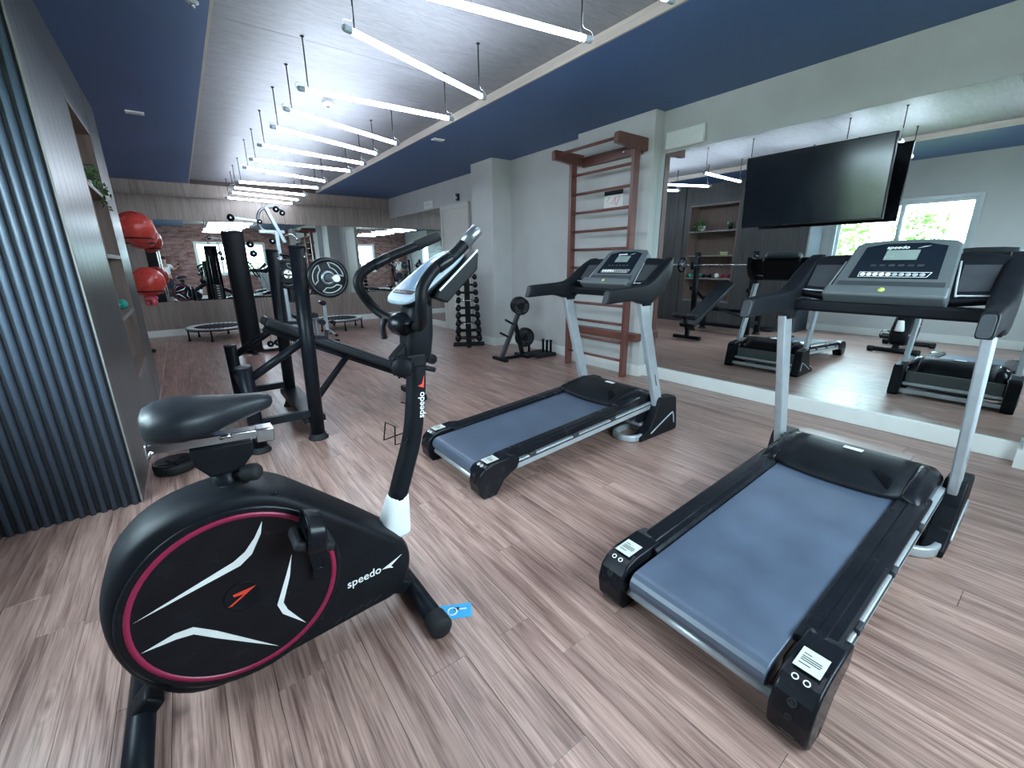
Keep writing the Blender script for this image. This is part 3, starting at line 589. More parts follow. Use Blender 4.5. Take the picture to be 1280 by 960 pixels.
t = thing('notice_card', 'white notice card with black header and red marks behind the wall bars', 'notice', (4.2145, 3.60, 2.04))
MB().lohi((-.002, -.14, -.09), (0, .14, .10)).build('card', 'label', t); MB().lohi((-.0032, -.14, .05), (-.002, .14, .10)).build('header', 'black', t)
b = MB()
for p, q in (((.10, -.02), (.02, -.045)), ((.10, -.02), (.05, .03)), ((.02, -.045), (-.03, .02)), ((-.03, .02), (-.03, -.06)), ((-.03, .02), (-.10, .025)), ((-.10, .025), (-.05, -.07))): b.bar((-.0028, p[0], p[1]), (-.0028, q[0], q[1]), .0014, .012, (1, 0, 0))
b.build('red_marks', 'red_print', t)
# wall bars
t = thing('wall_bars', 'reddish wooden wall bars with overhead arms on the pillar', 'wall bars', (4.05, 3.65, 0))
for s in (-1, 1):
    MB().lohi((-.045, s * .465 - .022, 0), (.045, s * .465 + .022, 2.50)).build('upright', 'red_wood', t, .004)
    MB().prism([(-.33, 2.49), (-.33, 2.575), (-.31, 2.595), (.16, 2.595), (.16, 2.47), (-.05, 2.47), (-.20, 2.485)], s * .465 - .028, s * .465 + .028, 'Y').build('overhead_arm', 'red_wood_y', t, .004)
for k in range(11):
    MB().cyl((0, -.447, .19 + k * .2155), (0, .447, .19 + k * .2155), .0165, n=12).build('rung', 'red_wood_y', t)
MB().cyl((-.285, -.44, 2.545), (-.285, .44, 2.545), .0165, n=12).build('overhead_bar', 'red_wood_y', t)
MB().lohi((.118, -.437, 2.45), (.16, .437, 2.56)).build('wall_board', 'red_wood_y', t, .004)
MB().lohi((.05, -.58, .43), (.162, .50, .52)).build('wall_board', 'red_wood_y', t, .004)
for y in (-.2, .2): MB().lathe([(.012, 0), (.012, .004), (0, .006)], (.118, y, 2.505), (-1, 0, 0), 12).build('screw', 'chrome', t)
# television
t = thing('television', 'wall-mounted flat black television in front of the big mirror', 'television', (4.13, 1.53, 1.905)); tl = Matrix.Rotation(R(-4.5), 3, 'Y')
def tb(lo, hi): b = MB(); c = [(p + q) / 2 for p, q in zip(lo, hi)]; return b.box(tl @ V(c), [q - p for p, q in zip(lo, hi)], tl)
tb((-.004, -.505, -.285), (.03, .505, .285)).build('bezel', 'black_gloss', t, .003)
tb((-.006, -.495, -.272), (-.004, .495, .277)).build('screen', 'tv', t)
tb((.03, -.36, -.22), (.075, .36, .16)).build('rear_housing', 'black', t, .01)
MB().lohi((.06, -.12, -.12), (.20, -.09, .12)).lohi((.06, .09, -.12), (.20, .12, .12)).lohi((.192, -.2, -.14), (.204, .2, .14)).build('wall_bracket', 'black_steel', t)
# ================================================================== TREADMILLS (facing the mirror, +x)
def superrect(hx, hy, p=4.0, n=20):
    out = []
    for k in range(n):
        a = 2 * math.pi * (k + .5) / n; c, s = math.cos(a), math.sin(a)
        out.append((hx * math.copysign(abs(c) ** (2 / p), c), hy * math.copysign(abs(s) ** (2 / p), s)))
    return out
def make_treadmill(loc, lab):
    t = thing('treadmill', lab, 'treadmill', loc, 0, 'treadmills facing the big mirror')
    zt = lambda x: 0.185 + (x - 0.05) * 0.072           # running surface
    # belt wrapped round the rear roller
    pr = []
    for k in range(9):
        a = math.pi / 2 + math.pi * k / 8; pr.append((0.07 + .045 * math.cos(a), zt(.07) - .045 + .045 * math.sin(a)))
    poly = [(1.42, zt(1.42)), (.75, zt(.75))] + pr + [(1.42, zt(1.42) - .07)]
    MB().prism(poly, -.248, .248, 'Y', False).build('running_belt', 'belt', t, .003, 2)
    MB().prism([(.16, zt(.16) - .10), (1.55, zt(1.55) - .11), (1.55, zt(1.55) - .06), (.16, zt(.16) - .05)], -.25, .25, 'Y').build('deck', 'black_matte', t)
    for s in (-1, 1):
        # foot rail with two raised ridges
        sec = [(-.055, -.018), (.055, -.018), (.055, .004), (.045, .012), (.02, .013), (.016, .017), (-.006, .017), (-.010, .013), (-.045, .012), (-.055, .006)]
        p0, p1 = V((.20, s * .305, zt(.20) + .006)), V((1.38, s * .305, zt(1.38) + .006))
        MB().sweep([p0, p1], [sec, sec], True, False, up=(0, 0, 1)).build('foot_rail', 'black_gloss', t)
        # silver side frame
        fr = MB().bar((.20, s * .352, zt(.2) - .058), (1.74, s * .352, zt(1.74) - .058), .03, .055).build('side_frame', 'silver', t, .004)
        MB().bar((.20, s * .3685, zt(.2) - .045), (1.70, s * .3685, zt(1.7) - .045), .004, .008).build('frame_groove', 'grey_dark', fr)
        for x in (.42, .80, 1.18):
            MB().box((x, s * .366, zt(x) - .028), (.05, .016, .026), Matrix.Rotation(-.072, 3, 'Y')).build('rail_clip', 'grey_dark', fr, .004)
        # rear end cap
        cp = [(.035, .0), (.125, .0), (.155, .04), (.185, .085), (.24, .115), (.285, .13), (.30, .17), (.30, .212), (.235, .222), (.10, .212), (.05, .195), (.015, .16), (.0, .10), (.010, .035)]
        ec = MB().prism(cp, s * .272, s * .384, 'Y').build('end_cap', 'black_gloss', t, .010, 3)
        MB().slab([V((.075, s * .328 + d, z)) + V((q, 0, .009 + q * .07)) for d, q, z in ((-.035, 0, .206), (.035, 0, .206), (.035, .085, .206), (-.035, .085, .206))], (0, 0, 1), .001).build('warning_sticker', 'sticker', ec)
        b = MB()
        for i, (q, w) in enumerate(((.062, .02), (.05, .05), (.042, .052), (.034, .05), (.02, .03))): b.box((.075 + q, s * .328 + (.052 - w) / 2, .2165 + q * .07), (.0035, w, .0004), Matrix.Rotation(-.07, 3, 'Y'))
        b.build('sticker_print', 'grey_dark', ec)
        for d in (-.014, .016): MB().torus((.049, s * .328 + d, .2030), .008, .0018, (-.45, 0, 1), 14, 6).build('round_mark', 'label', ec)
        MB().lathe([(.013, 0), (.013, .003), (.009, .003), (.008, -.006), (0, -.006)], (.0085, s * .328, .150), (-1, 0, .45), 14).build('adjuster_hole', 'black_matte', ec)
        MB().lathe([(.010, 0), (.010, .003), (.007, .003), (.006, -.006), (0, -.006)], (.0005, s * .328, .105), (-1, 0, .1), 14).build('adjuster_hole', 'black_matte', ec)
        MB().box((.012, s * .328, .04), (.003, .045, .007), Matrix.Rotation(.35, 3, 'Y')).build('cap_mark', 'label_grey', ec)
        MB().lathe([(.016, -.012), (.019, -.008), (.019, .008), (.016, .012)], (.10, s * .372, .019), (0, 1, 0), 14).build('transport_wheel', 'black_matte', ec)
        # silver upright
        u0, u1 = V((1.70, s * .392, .18)), V((1.40, s * .378, 1.10))
        up = MB().bar(u0, u1, .040, .088, (1, 0, 0)).build('upright', 'silver', t, .008, 2)
        MB().bar(u0.lerp(u1, .26) + V((0, s * .0205, 0)), u0.lerp(u1, .36) + V((0, s * .0200, 0)), .0012, .010, (1, 0, 0)).build('upright_print', 'grey_dark', up)
        # foot cover and silver base bow
        fp = [(1.44, .0), (1.90, .0), (1.915, .02), (1.875, .275), (1.85, .30), (1.665, .315), (1.645, .29), (1.615, .19), (1.56, .09), (1.44, .035)]
        fc = MB().prism(fp, s * .352, s * .436, 'Y').build('foot_cover', 'black', t, .009, 2)
        MB().tube([(1.56, s * .4375, .045), (1.80, s * .4375, .155), (1.84, s * .4375, .15), (1.862, s * .4375, .07)], .006, 6, sub=4).build('silver_inlay', 'silver', fc)
        sec = superrect(.016, .026, 5, 12)
        path = spline([V(p) for p in ((1.60, s * .405, .028), (1.46, s * .405, .028), (1.385, s * .375, .028), (1.355, s * .30, .028), (1.385, s * .225, .028), (1.47, s * .195, .028), (1.60, s * .19, .028))], 5)
        MB().sweep(path, [sec] * len(path), True, True, up=(0, 0, 1)).build('base_bow', 'silver', t)
        # handrail: flat black arm that thickens over the upright
        st = [(1.000, .400, 1.122, .022, .042), (1.012, .400, 1.123, .025, .046), (1.10, .400, 1.127, .026, .046), (1.24, .398, 1.132, .028, .047), (1.32, .392, 1.128, .034, .055), (1.40, .386, 1.120, .042, .074), (1.47, .385, 1.140, .042, .085), (1.55, .385, 1.190, .040, .092), (1.63, .382, 1.245, .036, .088), (1.70, .375, 1.305, .030, .064), (1.735, .365, 1.335, .022, .036)]
        rings = []
        for x, y, z, hy, hz in st:
            rings.append([V((x + .35 * q[1] * (1 if x < 1.1 else 0), s * y + q[0], z + q[1])) for q in superrect(hy, hz, 6.5, 24)])
        hr = MB().loft(rings).build('handrail', 'black', t)
        MB().loft([[V((x + .35 * q[1], s * .398 + q[0], 1.122 + q[1])) for q in superrect(h, v, 4.5, 20)] for x, h, v in ((.996, .019, .039), (1.006, .0205, .041))]).build('grip_end', 'grey_dark', hr)
        MB().lohi((1.385, s * .38 - .034, 1.04), (1.475, s * .38 + .034, 1.10)).build('upright_socket', 'black', hr, .008)
    MB().tube([(.065, -.275, .075), (.065, .275, .075)], .019, 12).build('rear_crossbar', 'silver', t)
    MB().bar((1.84, -.355, .045), (1.84, .355, .045), .05, .04).build('base_crossbar', 'silver', t, .005)
    MB().bar((1.815, -.345, .115), (1.815, .345, .115), .03, .028).build('front_crossbar', 'silver', t, .004)
    MB().lohi((1.755, -.34, .075), (1.785, .34, .235)).build('front_plate', 'grey', t, .006)
    MB().bar((1.56, -.345, .10), (1.56, .345, .10), .05, .035).build('incline_crossbar', 'silver', t, .005)
    # motor hood: centre piece with a curved rear lip, two shoulders
    def hood(y0, y1, drop0, drop1, nm, mt, n=9, par=t):
        rings = []
        for k in range(n):
            y = y0 + (y1 - y0) * k / (n - 1); a = abs(y) / .34
            xr = 1.30 - .055 * (1 - a * a) if abs(y) <= .26 else 1.30 - .055 * (1 - (.26 / .34) ** 2) - (abs(y) - .26) * .25
            dz = -.030 * max(0, (a - .86) / .14) ** 2 * 1.0
            zr = zt(1.27) + .012 + (.012 if abs(y) > .25 else 0)
            pts = [(xr, zr), (xr + .02, zr + .016), (xr + .09, zr + .040), (1.45, .352), (1.56, .366), (1.66, .352), (1.73, .31), (1.755, .25), (1.755, .14), (1.60, .12), (xr + .05, zr - .05)]
            rings.append([V((px, y, pz + dz)) for px, pz in pts])
        return MB().loft(rings).build(nm, mt, par, .0)
    mh = hood(-.262, .262, 0, 0, 'motor_hood', 'black')
    hood(.264, .345, 0, 0, 'hood_shoulder', 'black_gloss', 6); hood(-.345, -.264, 0, 0, 'hood_shoulder', 'black_gloss', 6)
    MB().box((1.565, .0, .3675), (.035, .085, .003)).build('hood_badge', 'label', mh, .001, 1)
    for k in range(12): MB().box((1.345 + .006 * k, -.215 + .0075 * k, .3262 + .0021 * k), (.085 - .004 * k, .0025, .004), Matrix.Rotation(R(-14), 3, 'Y')).build('vent_rib', 'black', mh)
    # console: tilted frame, v runs up the slope, n towards the runner
    O = V((1.455, 0, 1.165)); v = V((.27, 0, .262)).normalized(); n_ = V((-v.z, 0, v.x)); rt = V((0, -1, 0)); H = .376
    def cp(a, b, d=0.0): return O + rt * a + v * b + n_ * d
    def cquad(a0, a1, b0, b1, d, th, a0t=None, a1t=None):
        a0t = a0 if a0t is None else a0t; a1t = a1 if a1t is None else a1t
        return MB().slab([cp(a0, b0, d), cp(a1, b0, d), cp(a1t, b1, d), cp(a0t, b1, d)], n_, th)
    bz = MB().slab([cp(-.225, .0, -.05), cp(.225, .0, -.05), cp(.222, .05, -.05), cp(.196, .34, -.05), cp(.17, .366, -.05), cp(.08, H, -.05), cp(-.08, H, -.05), cp(-.17, .366, -.05), cp(-.196, .34, -.05), cp(-.222, .05, -.05)], n_, .062).build('console_bezel', 'grey', t, .010, 3)
    MB().slab([cp(-.165, .115, .0125), cp(.165, .115, .0125), cp(.150, .325, .0125), cp(.075, .347, .0125), cp(-.075, .347, .0125), cp(-.150, .325, .0125)], n_, .0012).build('console_screen', 'screen', bz)
    cquad(-.062, .062, .235, .30, .0138, .0012).build('lcd', 'lcd', bz)
    lettering('console_lettering', 'speedo', 'label', bz, cp(-.068, .309, .0142), rt, v, .0205, shear=.12, weight=.012)
    MB().slab([cp(.048, .311, .0142), cp(.092, .327, .0142), cp(.066, .321, .0142), cp(.056, .315, .0142)], n_, .0008).build('console_arrow_mark', 'label', bz)
    for i in range(10):
        MB().lathe([(.0105, 0), (.0105, .002), (.008, .003), (0, .003)], cp(-.113 + i * .0245, .14, .0136), n_, 14).build('round_button', 'label' if i < 5 else 'label_grey', bz)
    b = MB()
    for i in range(6): b.slab([cp(-.10 + i * .035, .193, .0137), cp(-.078 + i * .035, .193, .0137), cp(-.076 + i * .035, .205, .0137), cp(-.098 + i * .035, .205, .0137)], n_, .001)
    b.build('small_buttons', 'grey_dark', bz)
    b = MB()
    for p, q in (((-.128, .125), (.125, .125)), ((-.128, .155), (.137, .155)), ((-.128, .125), (-.128, .155)), ((.125, .125), (.137, .155))): b.bar(cp(*p, .0142), cp(*q, .0142), .0018, .001, n_)
    b.build('button_outline', 'label', bz)
    cquad(-.20, .20, .052, .095, .012, .004, -.197, .197).build('tray_groove', 'grey_dark', bz, .001, 1)
    # front lip with the safety key
    lp = MB().slab([cp(-.228, -.03, -.03), cp(.228, -.03, -.03), cp(.226, .035, -.03), cp(-.226, .035, -.03)], n_, .085).build('console_lip', 'grey', t, .014, 3)
    MB().lathe([(.014, 0), (.012, .003), (0, .004)], cp(0, .004, .055), n_, 18).build('safety_key', 'yellow', lp)
    # black shell behind and the crossbar with side trays
    MB().slab([cp(-.25, .02, -.12), cp(.25, .02, -.12), cp(.20, .34, -.12), cp(-.20, .34, -.12)], n_, .07).build('console_shell', 'black', t, .02, 2)
    MB().bar((1.47, -.36, 1.115), (1.47, .36, 1.115), .10, .055).build('console_crossbar', 'black', t, .012, 2)
    for s in (-1, 1):
        w = MB().slab([cp(s * .205, .0, -.045), cp(s * .355, .03, -.045), cp(s * .375, .16, -.045), cp(s * .36, .285, -.045), cp(s * .30, .30, -.045), cp(s * .19, .305, -.045)], n_, .035).build('console_wing', 'black', t, .010, 2)
        MB().slab([cp(s * .235, .065, -.010), cp(s * .335, .075, -.010), cp(s * .340, .225, -.010), cp(s * .225, .225, -.010)], n_, .003).build('wing_panel', 'grey_dark', w, .001, 1)
        MB().tube([cp(s * .345, .045, -.004), cp(s * .255, .038, -.002), cp(s * .238, .05, -.002), cp(s * .212, .24, -.002)], .0045, 6, sub=5).build('silver_trim', 'silver', w)
    return t
tm = make_treadmill((1.155, .585, 0), 'treadmill nearest the camera, under the television at the right')
tm2 = copy_thing(tm, (1.165, 2.27, 0), None, 'farther treadmill, between the exercise bike and the wall bars')

# ================================================================== EXERCISE BIKE (facing +x)
t = thing('exercise_bike', 'black upright exercise bike with magenta ring on its flywheel cover', 'exercise bike', (0, 1.46, 0))
prof = spl2([(-.335, .40), (-.322, .50), (-.285, .59), (-.225, .655), (-.14, .697), (-.03, .716), (.06, .708), (.14, .672), (.23, .596), (.33, .505), (.43, .41), (.505, .33), (.532, .26), (.515, .175), (.46, .115), (.36, .105), (.20, .092), (.05, .082), (-.10, .078), (-.20, .105), (-.275, .18), (-.32, .285)], 3)
cx = sum(p[0] for p in prof) / len(prof); cz = sum(p[1] for p in prof) / len(prof)
def shr(k, y): return [V((cx + (p[0] - cx) * k, y, cz + (p[1] - cz) * k)) for p in prof]
sh = MB().loft([shr(.88, -.104), shr(.935, -.102), shr(.965, -.094), shr(.985, -.078), shr(1, -.05), shr(1.0, .05), shr(.985, .078), shr(.965, .094), shr(.935, .102), shr(.88, .104)]).build('flywheel_shroud', 'black', t)
DX, DZ = -.018, .382
for s in (-1, 1):
    ax = (0, s, 0)
    dk = MB().lathe([(.292, 0), (.292, .004), (.283, .007), (.274, .004), (0, .004)], (DX, s * .1035, DZ), ax, 56).build('side_disc', 'black_gloss', t)
    MB().lathe([(.272, .0035), (.272, .006), (.257, .006), (.257, .0035)], (DX, s * .1035, DZ), ax, 56).build('magenta_ring', 'magenta', dk)
    MB().lathe([(.050, .004), (.048, .007), (.044, .0045), (0, .0045)], (DX, s * .1035, DZ), ax, 28).build('hub_cap', 'black', dk)
    y = s * .1085
    for shp in ([(.067, .608), (.058, .569), (.026, .512), (-.008, .487), (-.264, .430), (-.022, .507), (.010, .527), (.040, .562)], [(-.266, .330), (-.190, .349), (-.147, .346), (-.097, .301), (.045, .150), (-.102, .277), (-.150, .322), (-.189, .329)], [(.128, .462), (.103, .396), (.064, .302), (.074, .262), (.134, .190), (.090, .270), (.082, .302), (.112, .386)]):
        MB().prism(shp, y, y + s * .0008, 'Y').build('white_accent', 'label', dk)
    MB().prism([(.020, .404), (-.042, .399), (-.040, .391), (-.014, .389), (-.060, .364), (-.050, .362)], y + s * .001, y + s * .0018, 'Y').build('hub_arrow', 'red_print', dk)
    # crank and pedal (near pedal forward and up, far pedal back and down)
    AX, AZ = .195, .372; ca = R(97) if s < 0 else R(277); px, pz = AX + .175 * math.cos(ca), AZ + .175 * math.sin(ca)
    MB().bar((AX, s * .120, AZ), (px, s * .130, pz), .016, .030, (1, 0, 0)).cyl((AX, s * .100, AZ), (AX, s * .132, AZ), .022, n=16).build('crank_arm', 'black_steel', t, .004)
    pd = MB().box((px + .005, s * .195, pz), (.115, .108, .028), Matrix.Rotation(R(24), 3, 'Y')).build('pedal', 'black_matte', t, .010, 2)
    for k in range(5): MB().box((px - .030 + k * .018, s * .195, pz + .017 - (k - 2) * .008), (.006, .088, .010), Matrix.Rotation(R(24), 3, 'Y')).build('tread_rib', 'black', pd)
    Rm = Matrix.Rotation(R(24), 3, 'Y')
    loop = [V((px, s * .195, pz)) + Rm @ V(q) for q in ((.010, -.062, -.010), (.0, -.066, .03), (-.012, -.050, .070), (-.020, 0, .088), (-.012, .050, .070), (.0, .066, .03), (.010, .062, -.010))]
    sec = superrect(.003, .026, 6, 10); lp = spline(loop, 4)
    MB().sweep(lp, [sec] * len(lp), True, True, up=tuple(Rm @ V((1, 0, 0)))).build('pedal_strap', 'black_gloss', pd)
    MB().cyl((px, s * .125, pz), (px, s * .245, pz), .010, n=10).build('pedal_axle', 'chrome', pd)
# shroud lettering on the near side
lettering('shroud_lettering', 'speedo', 'label', sh, (.278, -.1050, .246), (1, 0, .06), (-.06, 0, 1), .030, depth=.001, shear=.12, weight=.012)
MB().prism([(.405, .262), (.485, .292), (.440, .262), (.448, .250), (.430, .258)], -.1060, -.1050, 'Y').build('shroud_arrow_mark', 'label', sh)
MB().lathe([(.008, 0), (.008, .004), (0, .004)], (.115, -.098, .682), (0, -1, .3), 10).build('shroud_screw', 'black_gloss', sh)
for k in range(5): MB().box((.235 + k * .036, -.1045, .135 + k * .004), (.030, .003, .008), Matrix.Rotation(R(-30), 3, 'Y')).build('vent_slot', 'black_matte', sh)
# stabilisers
for x, y0, y1, nm in ((.548, -.265, .29, 'front'), (-.325, -.30, .29, 'rear')):
    st = MB().cyl((x, y0, .045), (x, y1, .045), .036, n=18).build('stabiliser', 'black_steel', t)
    for y, s in ((y0, -1), (y1, 1)): MB().lathe([(.041, -.05), (.043, -.045), (.043, .012), (.034, .022), (0, .022)], (x, y, .0435), (0, s, 0), 18).build('stabiliser_cap', 'black_matte', st)
    MB().bar((x * .86, 0, .10), (x, 0, .055), .075, .06).build('stabiliser_bracket', 'black', st, .012, 2)
# saddle
rings = []
for x, hw, zt_, zb in ((-.158, .030, .958, .915), (-.150, .075, .976, .898), (-.12, .105, .990, .886), (-.07, .115, .993, .882), (-.02, .100, .988, .885), (.03, .068, .982, .894), (.08, .040, .978, .905), (.125, .030, .974, .918), (.150, .023, .968, .926), (.160, .010, .956, .938)):
    rings.append([V((x, q[0], (zt_ + zb) / 2 + q[1])) for q in superrect(hw, (zt_ - zb) / 2, 2.6, 24)])
sd = MB().loft(rings).build('saddle', 'vinyl', t)
MB().box((-.01, 0, .860), (.30, .05, .030), Matrix.Rotation(R(4), 3, 'Y')).build('seat_slider', 'chrome', t, .004)
MB().box((.123, 0, .845), (.05, .054, .044), Matrix.Rotation(R(4), 3, 'Y')).build('slider_end', 'chrome', t, .004)
MB().tube([(-.145, -.025, .866), (-.155, -.022, .85), (-.155, .022, .85), (-.145, .025, .866)], .005, 8).build('slider_stop', 'chrome', t)
MB().prism([(-.068, .848), (.088, .842), (.084, .80), (.045, .756), (-.032, .756), (-.064, .80)], -.040, .040, 'Y').build('seat_bracket', 'black', t, .006, 2)
MB().cyl((.012, 0, .66), (-.002, 0, .77), .036, n=18).build('seat_post', 'black_steel', t)
MB().lathe([(.055, 0), (.055, .015), (.045, .028), (.038, .032)], (.014, 0, .690), (-.15, 0, 1), 20).build('post_sleeve', 'black', t)
MB().lathe([(.010, 0), (.010, .03), (.022, .035), (.026, .05), (.026, .075), (.018, .085), (0, .085)], (.02, -.02, .742), (.75, -.55, .12), 14).build('height_knob', 'black_matte', t)
MB().tube([(.01, -.02, .862), (.02, -.035, .87), (.04, -.035, .868)], .006, 8).build('slider_lever', 'chrome', t)
# handlebar post
MB().loft([[V((.500 + dx + q[0], q[1], z)) for q in superrect(hx, hy, 3.2, 20)] for z, hx, hy, dx in ((.325, .060, .052, 0), (.335, .062, .054, 0), (.42, .050, .044, .016), (.478, .040, .036, .028), (.484, .036, .032, .03))]).build('post_collar', 'collar', t)
pp = spline([V(q) for q in ((.526, 0, .47), (.565, 0, .58), (.606, 0, .70), (.628, 0, .82), (.640, 0, .92), (.646, 0, 1.06))], 4)
po = MB().sweep(pp, [superrect(.037, .034, 2.6, 18)] * len(pp)).build('handlebar_post', 'black', t)
lettering('post_lettering', 'speedo', 'label', po, (.645, -.0370, .785), (.085, 0, 1), (-1, 0, .085), .0245, depth=.0015, weight=.014)
MB().prism([(.652, .902), (.658, .950), (.646, .918), (.630, .912)], -.0395, -.0385, 'Y').build('post_arrow_mark', 'red_print', po)
MB().loft([[V((.655 + dx + q[0], q[1], z)) for q in superrect(hx, hy, 4, 18)] for z, hx, hy, dx in ((.995, .044, .040, -.01), (1.03, .050, .048, -.006), (1.10, .052, .055, 0), (1.19, .046, .058, .008), (1.225, .036, .05, .02))]).build('head_housing', 'black', t)
MB().ball((.60, 0, 1.140), (.045, .06, .042)).build('tilt_joint', 'black_gloss', t)
MB().prism([(.60, .965), (.545, 1.02), (.565, 1.04), (.635, 1.10), (.66, 1.05)], -.022, .022, 'Y').build('tilt_brace', 'black', t, .008)
kb = MB().lathe([(.0, -.03), (.020, -.03), (.020, -.005), (.034, 0), (.036, .006), (.036, .028), (.030, .036), (0, .036)], (.566, -.075, 1.005), (-.55, -.83, 0), 20).build('tension_knob', 'black', t)
for k in range(12):
    a = 2 * math.pi * k / 12; ax = V((-.55, -.83, 0)).normalized(); e1 = ax.orthogonal().normalized(); e2 = ax.cross(e1); c = V((.566, -.075, 1.005)) + ax * .017 + (e1 * math.cos(a) + e2 * math.sin(a)) * .036
    MB().cyl(c - ax * .012, c + ax * .012, .0045, n=6).build('grip_rib', 'black', kb)
MB().lohi((.575, -.052, .985), (.665, .052, 1.035)).build('post_clamp', 'black', t, .008)
MB().cyl((.66, -.01, .975), (.715, -.01, .955), .010, n=8).build('clamp_bolt', 'black_steel', t)
# display
c0 = V((.655, 0, 1.262)); dv = V((.19, 0, .135)).normalized(); dn = V((-dv.z, 0, dv.x))
def dp(a, b, d): return c0 + V((0, -a, 0)) + dv * b + dn * d
def drr(hw, l0, l1, d, k=4): 
    return [dp(q[0], (l0 + l1) / 2 + q[1], d) for q in superrect(hw, (l1 - l0) / 2, k, 24)]
MB().loft([drr(.06, -.03, .15, -.055), drr(.105, -.07, .20, -.02), drr(.115, -.085, .215, -.004)]).build('display_shell', 'black', t)
ds = MB().loft([drr(.116, -.086, .216, -.004), drr(.118, -.088, .218, .004), drr(.110, -.082, .210, .012)]).build('display_bezel', 'pale_blue', t)
MB().loft([drr(.085, -.02, .18, .0118, 6), drr(.084, -.019, .179, .0135, 6)]).build('display_screen', 'blue_lcd', ds)
MB().loft([drr(.085, -.045, -.024, .0118, 6), drr(.084, -.044, -.025, .014, 6)]).build('key_strip', 'black_gloss', ds)
MB().loft([drr(.06, .135, .16, .0136, 6), drr(.06, .135, .16, .0142, 6)]).build('screen_readout', 'label', ds)
# handlebars
nb = [(.632, -.06, 1.135), (.605, -.16, 1.155), (.580, -.22, 1.215), (.585, -.225, 1.275), (.631, -.22, 1.328), (.697, -.22, 1.368), (.743, -.22, 1.405), (.794, -.22, 1.452)]
fb = [(.632, .06, 1.135), (.640, .16, 1.130), (.592, .24, 1.179), (.545, .245, 1.255), (.548, .245, 1.300), (.59, .24, 1.335), (.676, .24, 1.374), (.79, .24, 1.416), (.893, .24, 1.457)]
for pts, s in ((nb, -1), (fb, 1)):
    hb = MB().tube(pts, .0185, 14, sub=5).build('handlebar', 'black', t)
    a, e = V(pts[-2]), V(pts[-1]); MB().loftc([(a, .0205), (a.lerp(e, .97), .0205), (e, .0195)], 14).build('foam_grip', 'steel' if s < 0 else 'black_matte', hb)  # near grip coloured steel grey to paint in the light on it
    a, e = V(pts[-4]), V(pts[-3]); MB().loftc([(a.lerp(e, .15), .0185), (a.lerp(e, .2), .0202), (a.lerp(e, .9), .0202), (a.lerp(e, .95), .0185)], 14).build('pulse_sensor', 'black_gloss', hb)
MB().tube([(.60, .15, 1.150), (.592, .17, 1.11), (.600, .175, 1.065)], .012, 10).build('bar_end', 'grey_dark', t)
MB().prism([(.675, 1.235), (.69, 1.262), (.845, 1.392), (.852, 1.376), (.846, 1.325), (.72, 1.215)], -.135, -.085, 'Y').build('arm_cover', 'black', t, .006)
MB().prism([(.690, 1.262), (.846, 1.393), (.849, 1.388), (.693, 1.257)], -.1375, -.1345, 'Y').build('arm_cover_strip', 'label', t)
# wire bottle holder
MB().tube([(.59, -.01, .80), (.588, -.02, .72), (.565, -.03, .700), (.525, -.035, .705), (.53, -.035, .775), (.505, -.01, .79), (.500, .01, .715), (.56, .03, .712), (.588, .02, .72), (.60, .0, .84), (.575, .0, .85)], .0028, 6).build('bottle_holder', 'black_steel', t)
# cyan card on the floor
t = thing('floor_card', 'cyan printed card lying on the floor beside the bike foot', 'card', (.648, 1.262, 0.0005), R(-28))
MB().lohi((-.065, -.036, 0), (.065, .036, .0012)).build('card', 'cyan', t)
MB().torus((-.012, 0, .0013), .018, .003, n=20, k=4).box((.03, .008, .0014), (.03, .006, .0004)).box((-.045, -.012, .0014), (.02, .012, .0004)).build('card_print', 'label', t)
MB().box((.006, .012, .0014), (.022, .014, .0004)).build('card_dark_print', 'trousers', t)
# ================================================================== DECLINE BENCH RACK
t = thing('bench_rack', 'black steel decline bench with four round posts behind the bike', 'weight bench', (.67, 4.03, 0))
YN, YFAR = -.53, .52
for y in (YN, YFAR):
    p = MB().loftc([((-.005, y, .03), .052), ((.03, y, 1.47), .052)], 20).build('post', 'black_steel', t)
    MB().lathe([(.075, 0), (.075, .012), (.062, .022), (.060, .040), (.053, .045)], (-.005, y, 0), n=22).build('post_foot', 'black_matte', p)
    MB().lathe([(.054, 0), (.054, .012), (.045, .018), (0, .018)], (.03, y, 1.462), n=20).build('post_cap', 'black', p)
    MB().lathe([(.010, 0), (.010, .004), (0, .006)], (.068, y - .036, 1.40), (.5, -.85, 0), 12).build('post_bolt', 'chrome', p)
    MB().prism([(.06, 1.19), (.20, 1.17), (.215, 1.30), (.195, 1.30), (.185, 1.215), (.06, 1.225)], y - .028, y + .028, 'Y').build('bar_hook', 'black_steel', p, .004)
    MB().prism([(.06, .80), (.16, .79), (.17, .86), (.155, .86), (.148, .82), (.06, .83)], y - .028, y + .028, 'Y').build('safety_hook', 'black_steel', p, .004)
    q = MB().loftc([((-.415, y, .03), .050), ((-.425, y, .65), .050)], 20).build('short_post', 'black_steel', t)
    MB().lathe([(.072, 0), (.072, .012), (.060, .022), (.058, .038), (.051, .042)], (-.415, y, 0), n=22).build('post_foot', 'black_matte', q)
    MB().lathe([(.052, 0), (.052, .010), (.044, .016), (0, .016)], (-.425, y, .645), n=20).build('post_cap', 'grey_dark', q)
    MB().cyl((-.40, y, .56), (.0, y, .80), .030, n=14).build('side_brace', 'black_steel', t)
    MB().bar((-.40, y, .22), (-.01, y, .22), .05, .06).build('lower_rail', 'black_steel', t, .006)
MB().bar((-.01, YN, .16), (-.01, YFAR, .16), .16, .05).build('cross_beam', 'black_steel', t, .006)
MB().bar((-.42, YN, .40), (-.42, YFAR, .40), .05, .06).build('cross_beam', 'black_steel', t, .006)
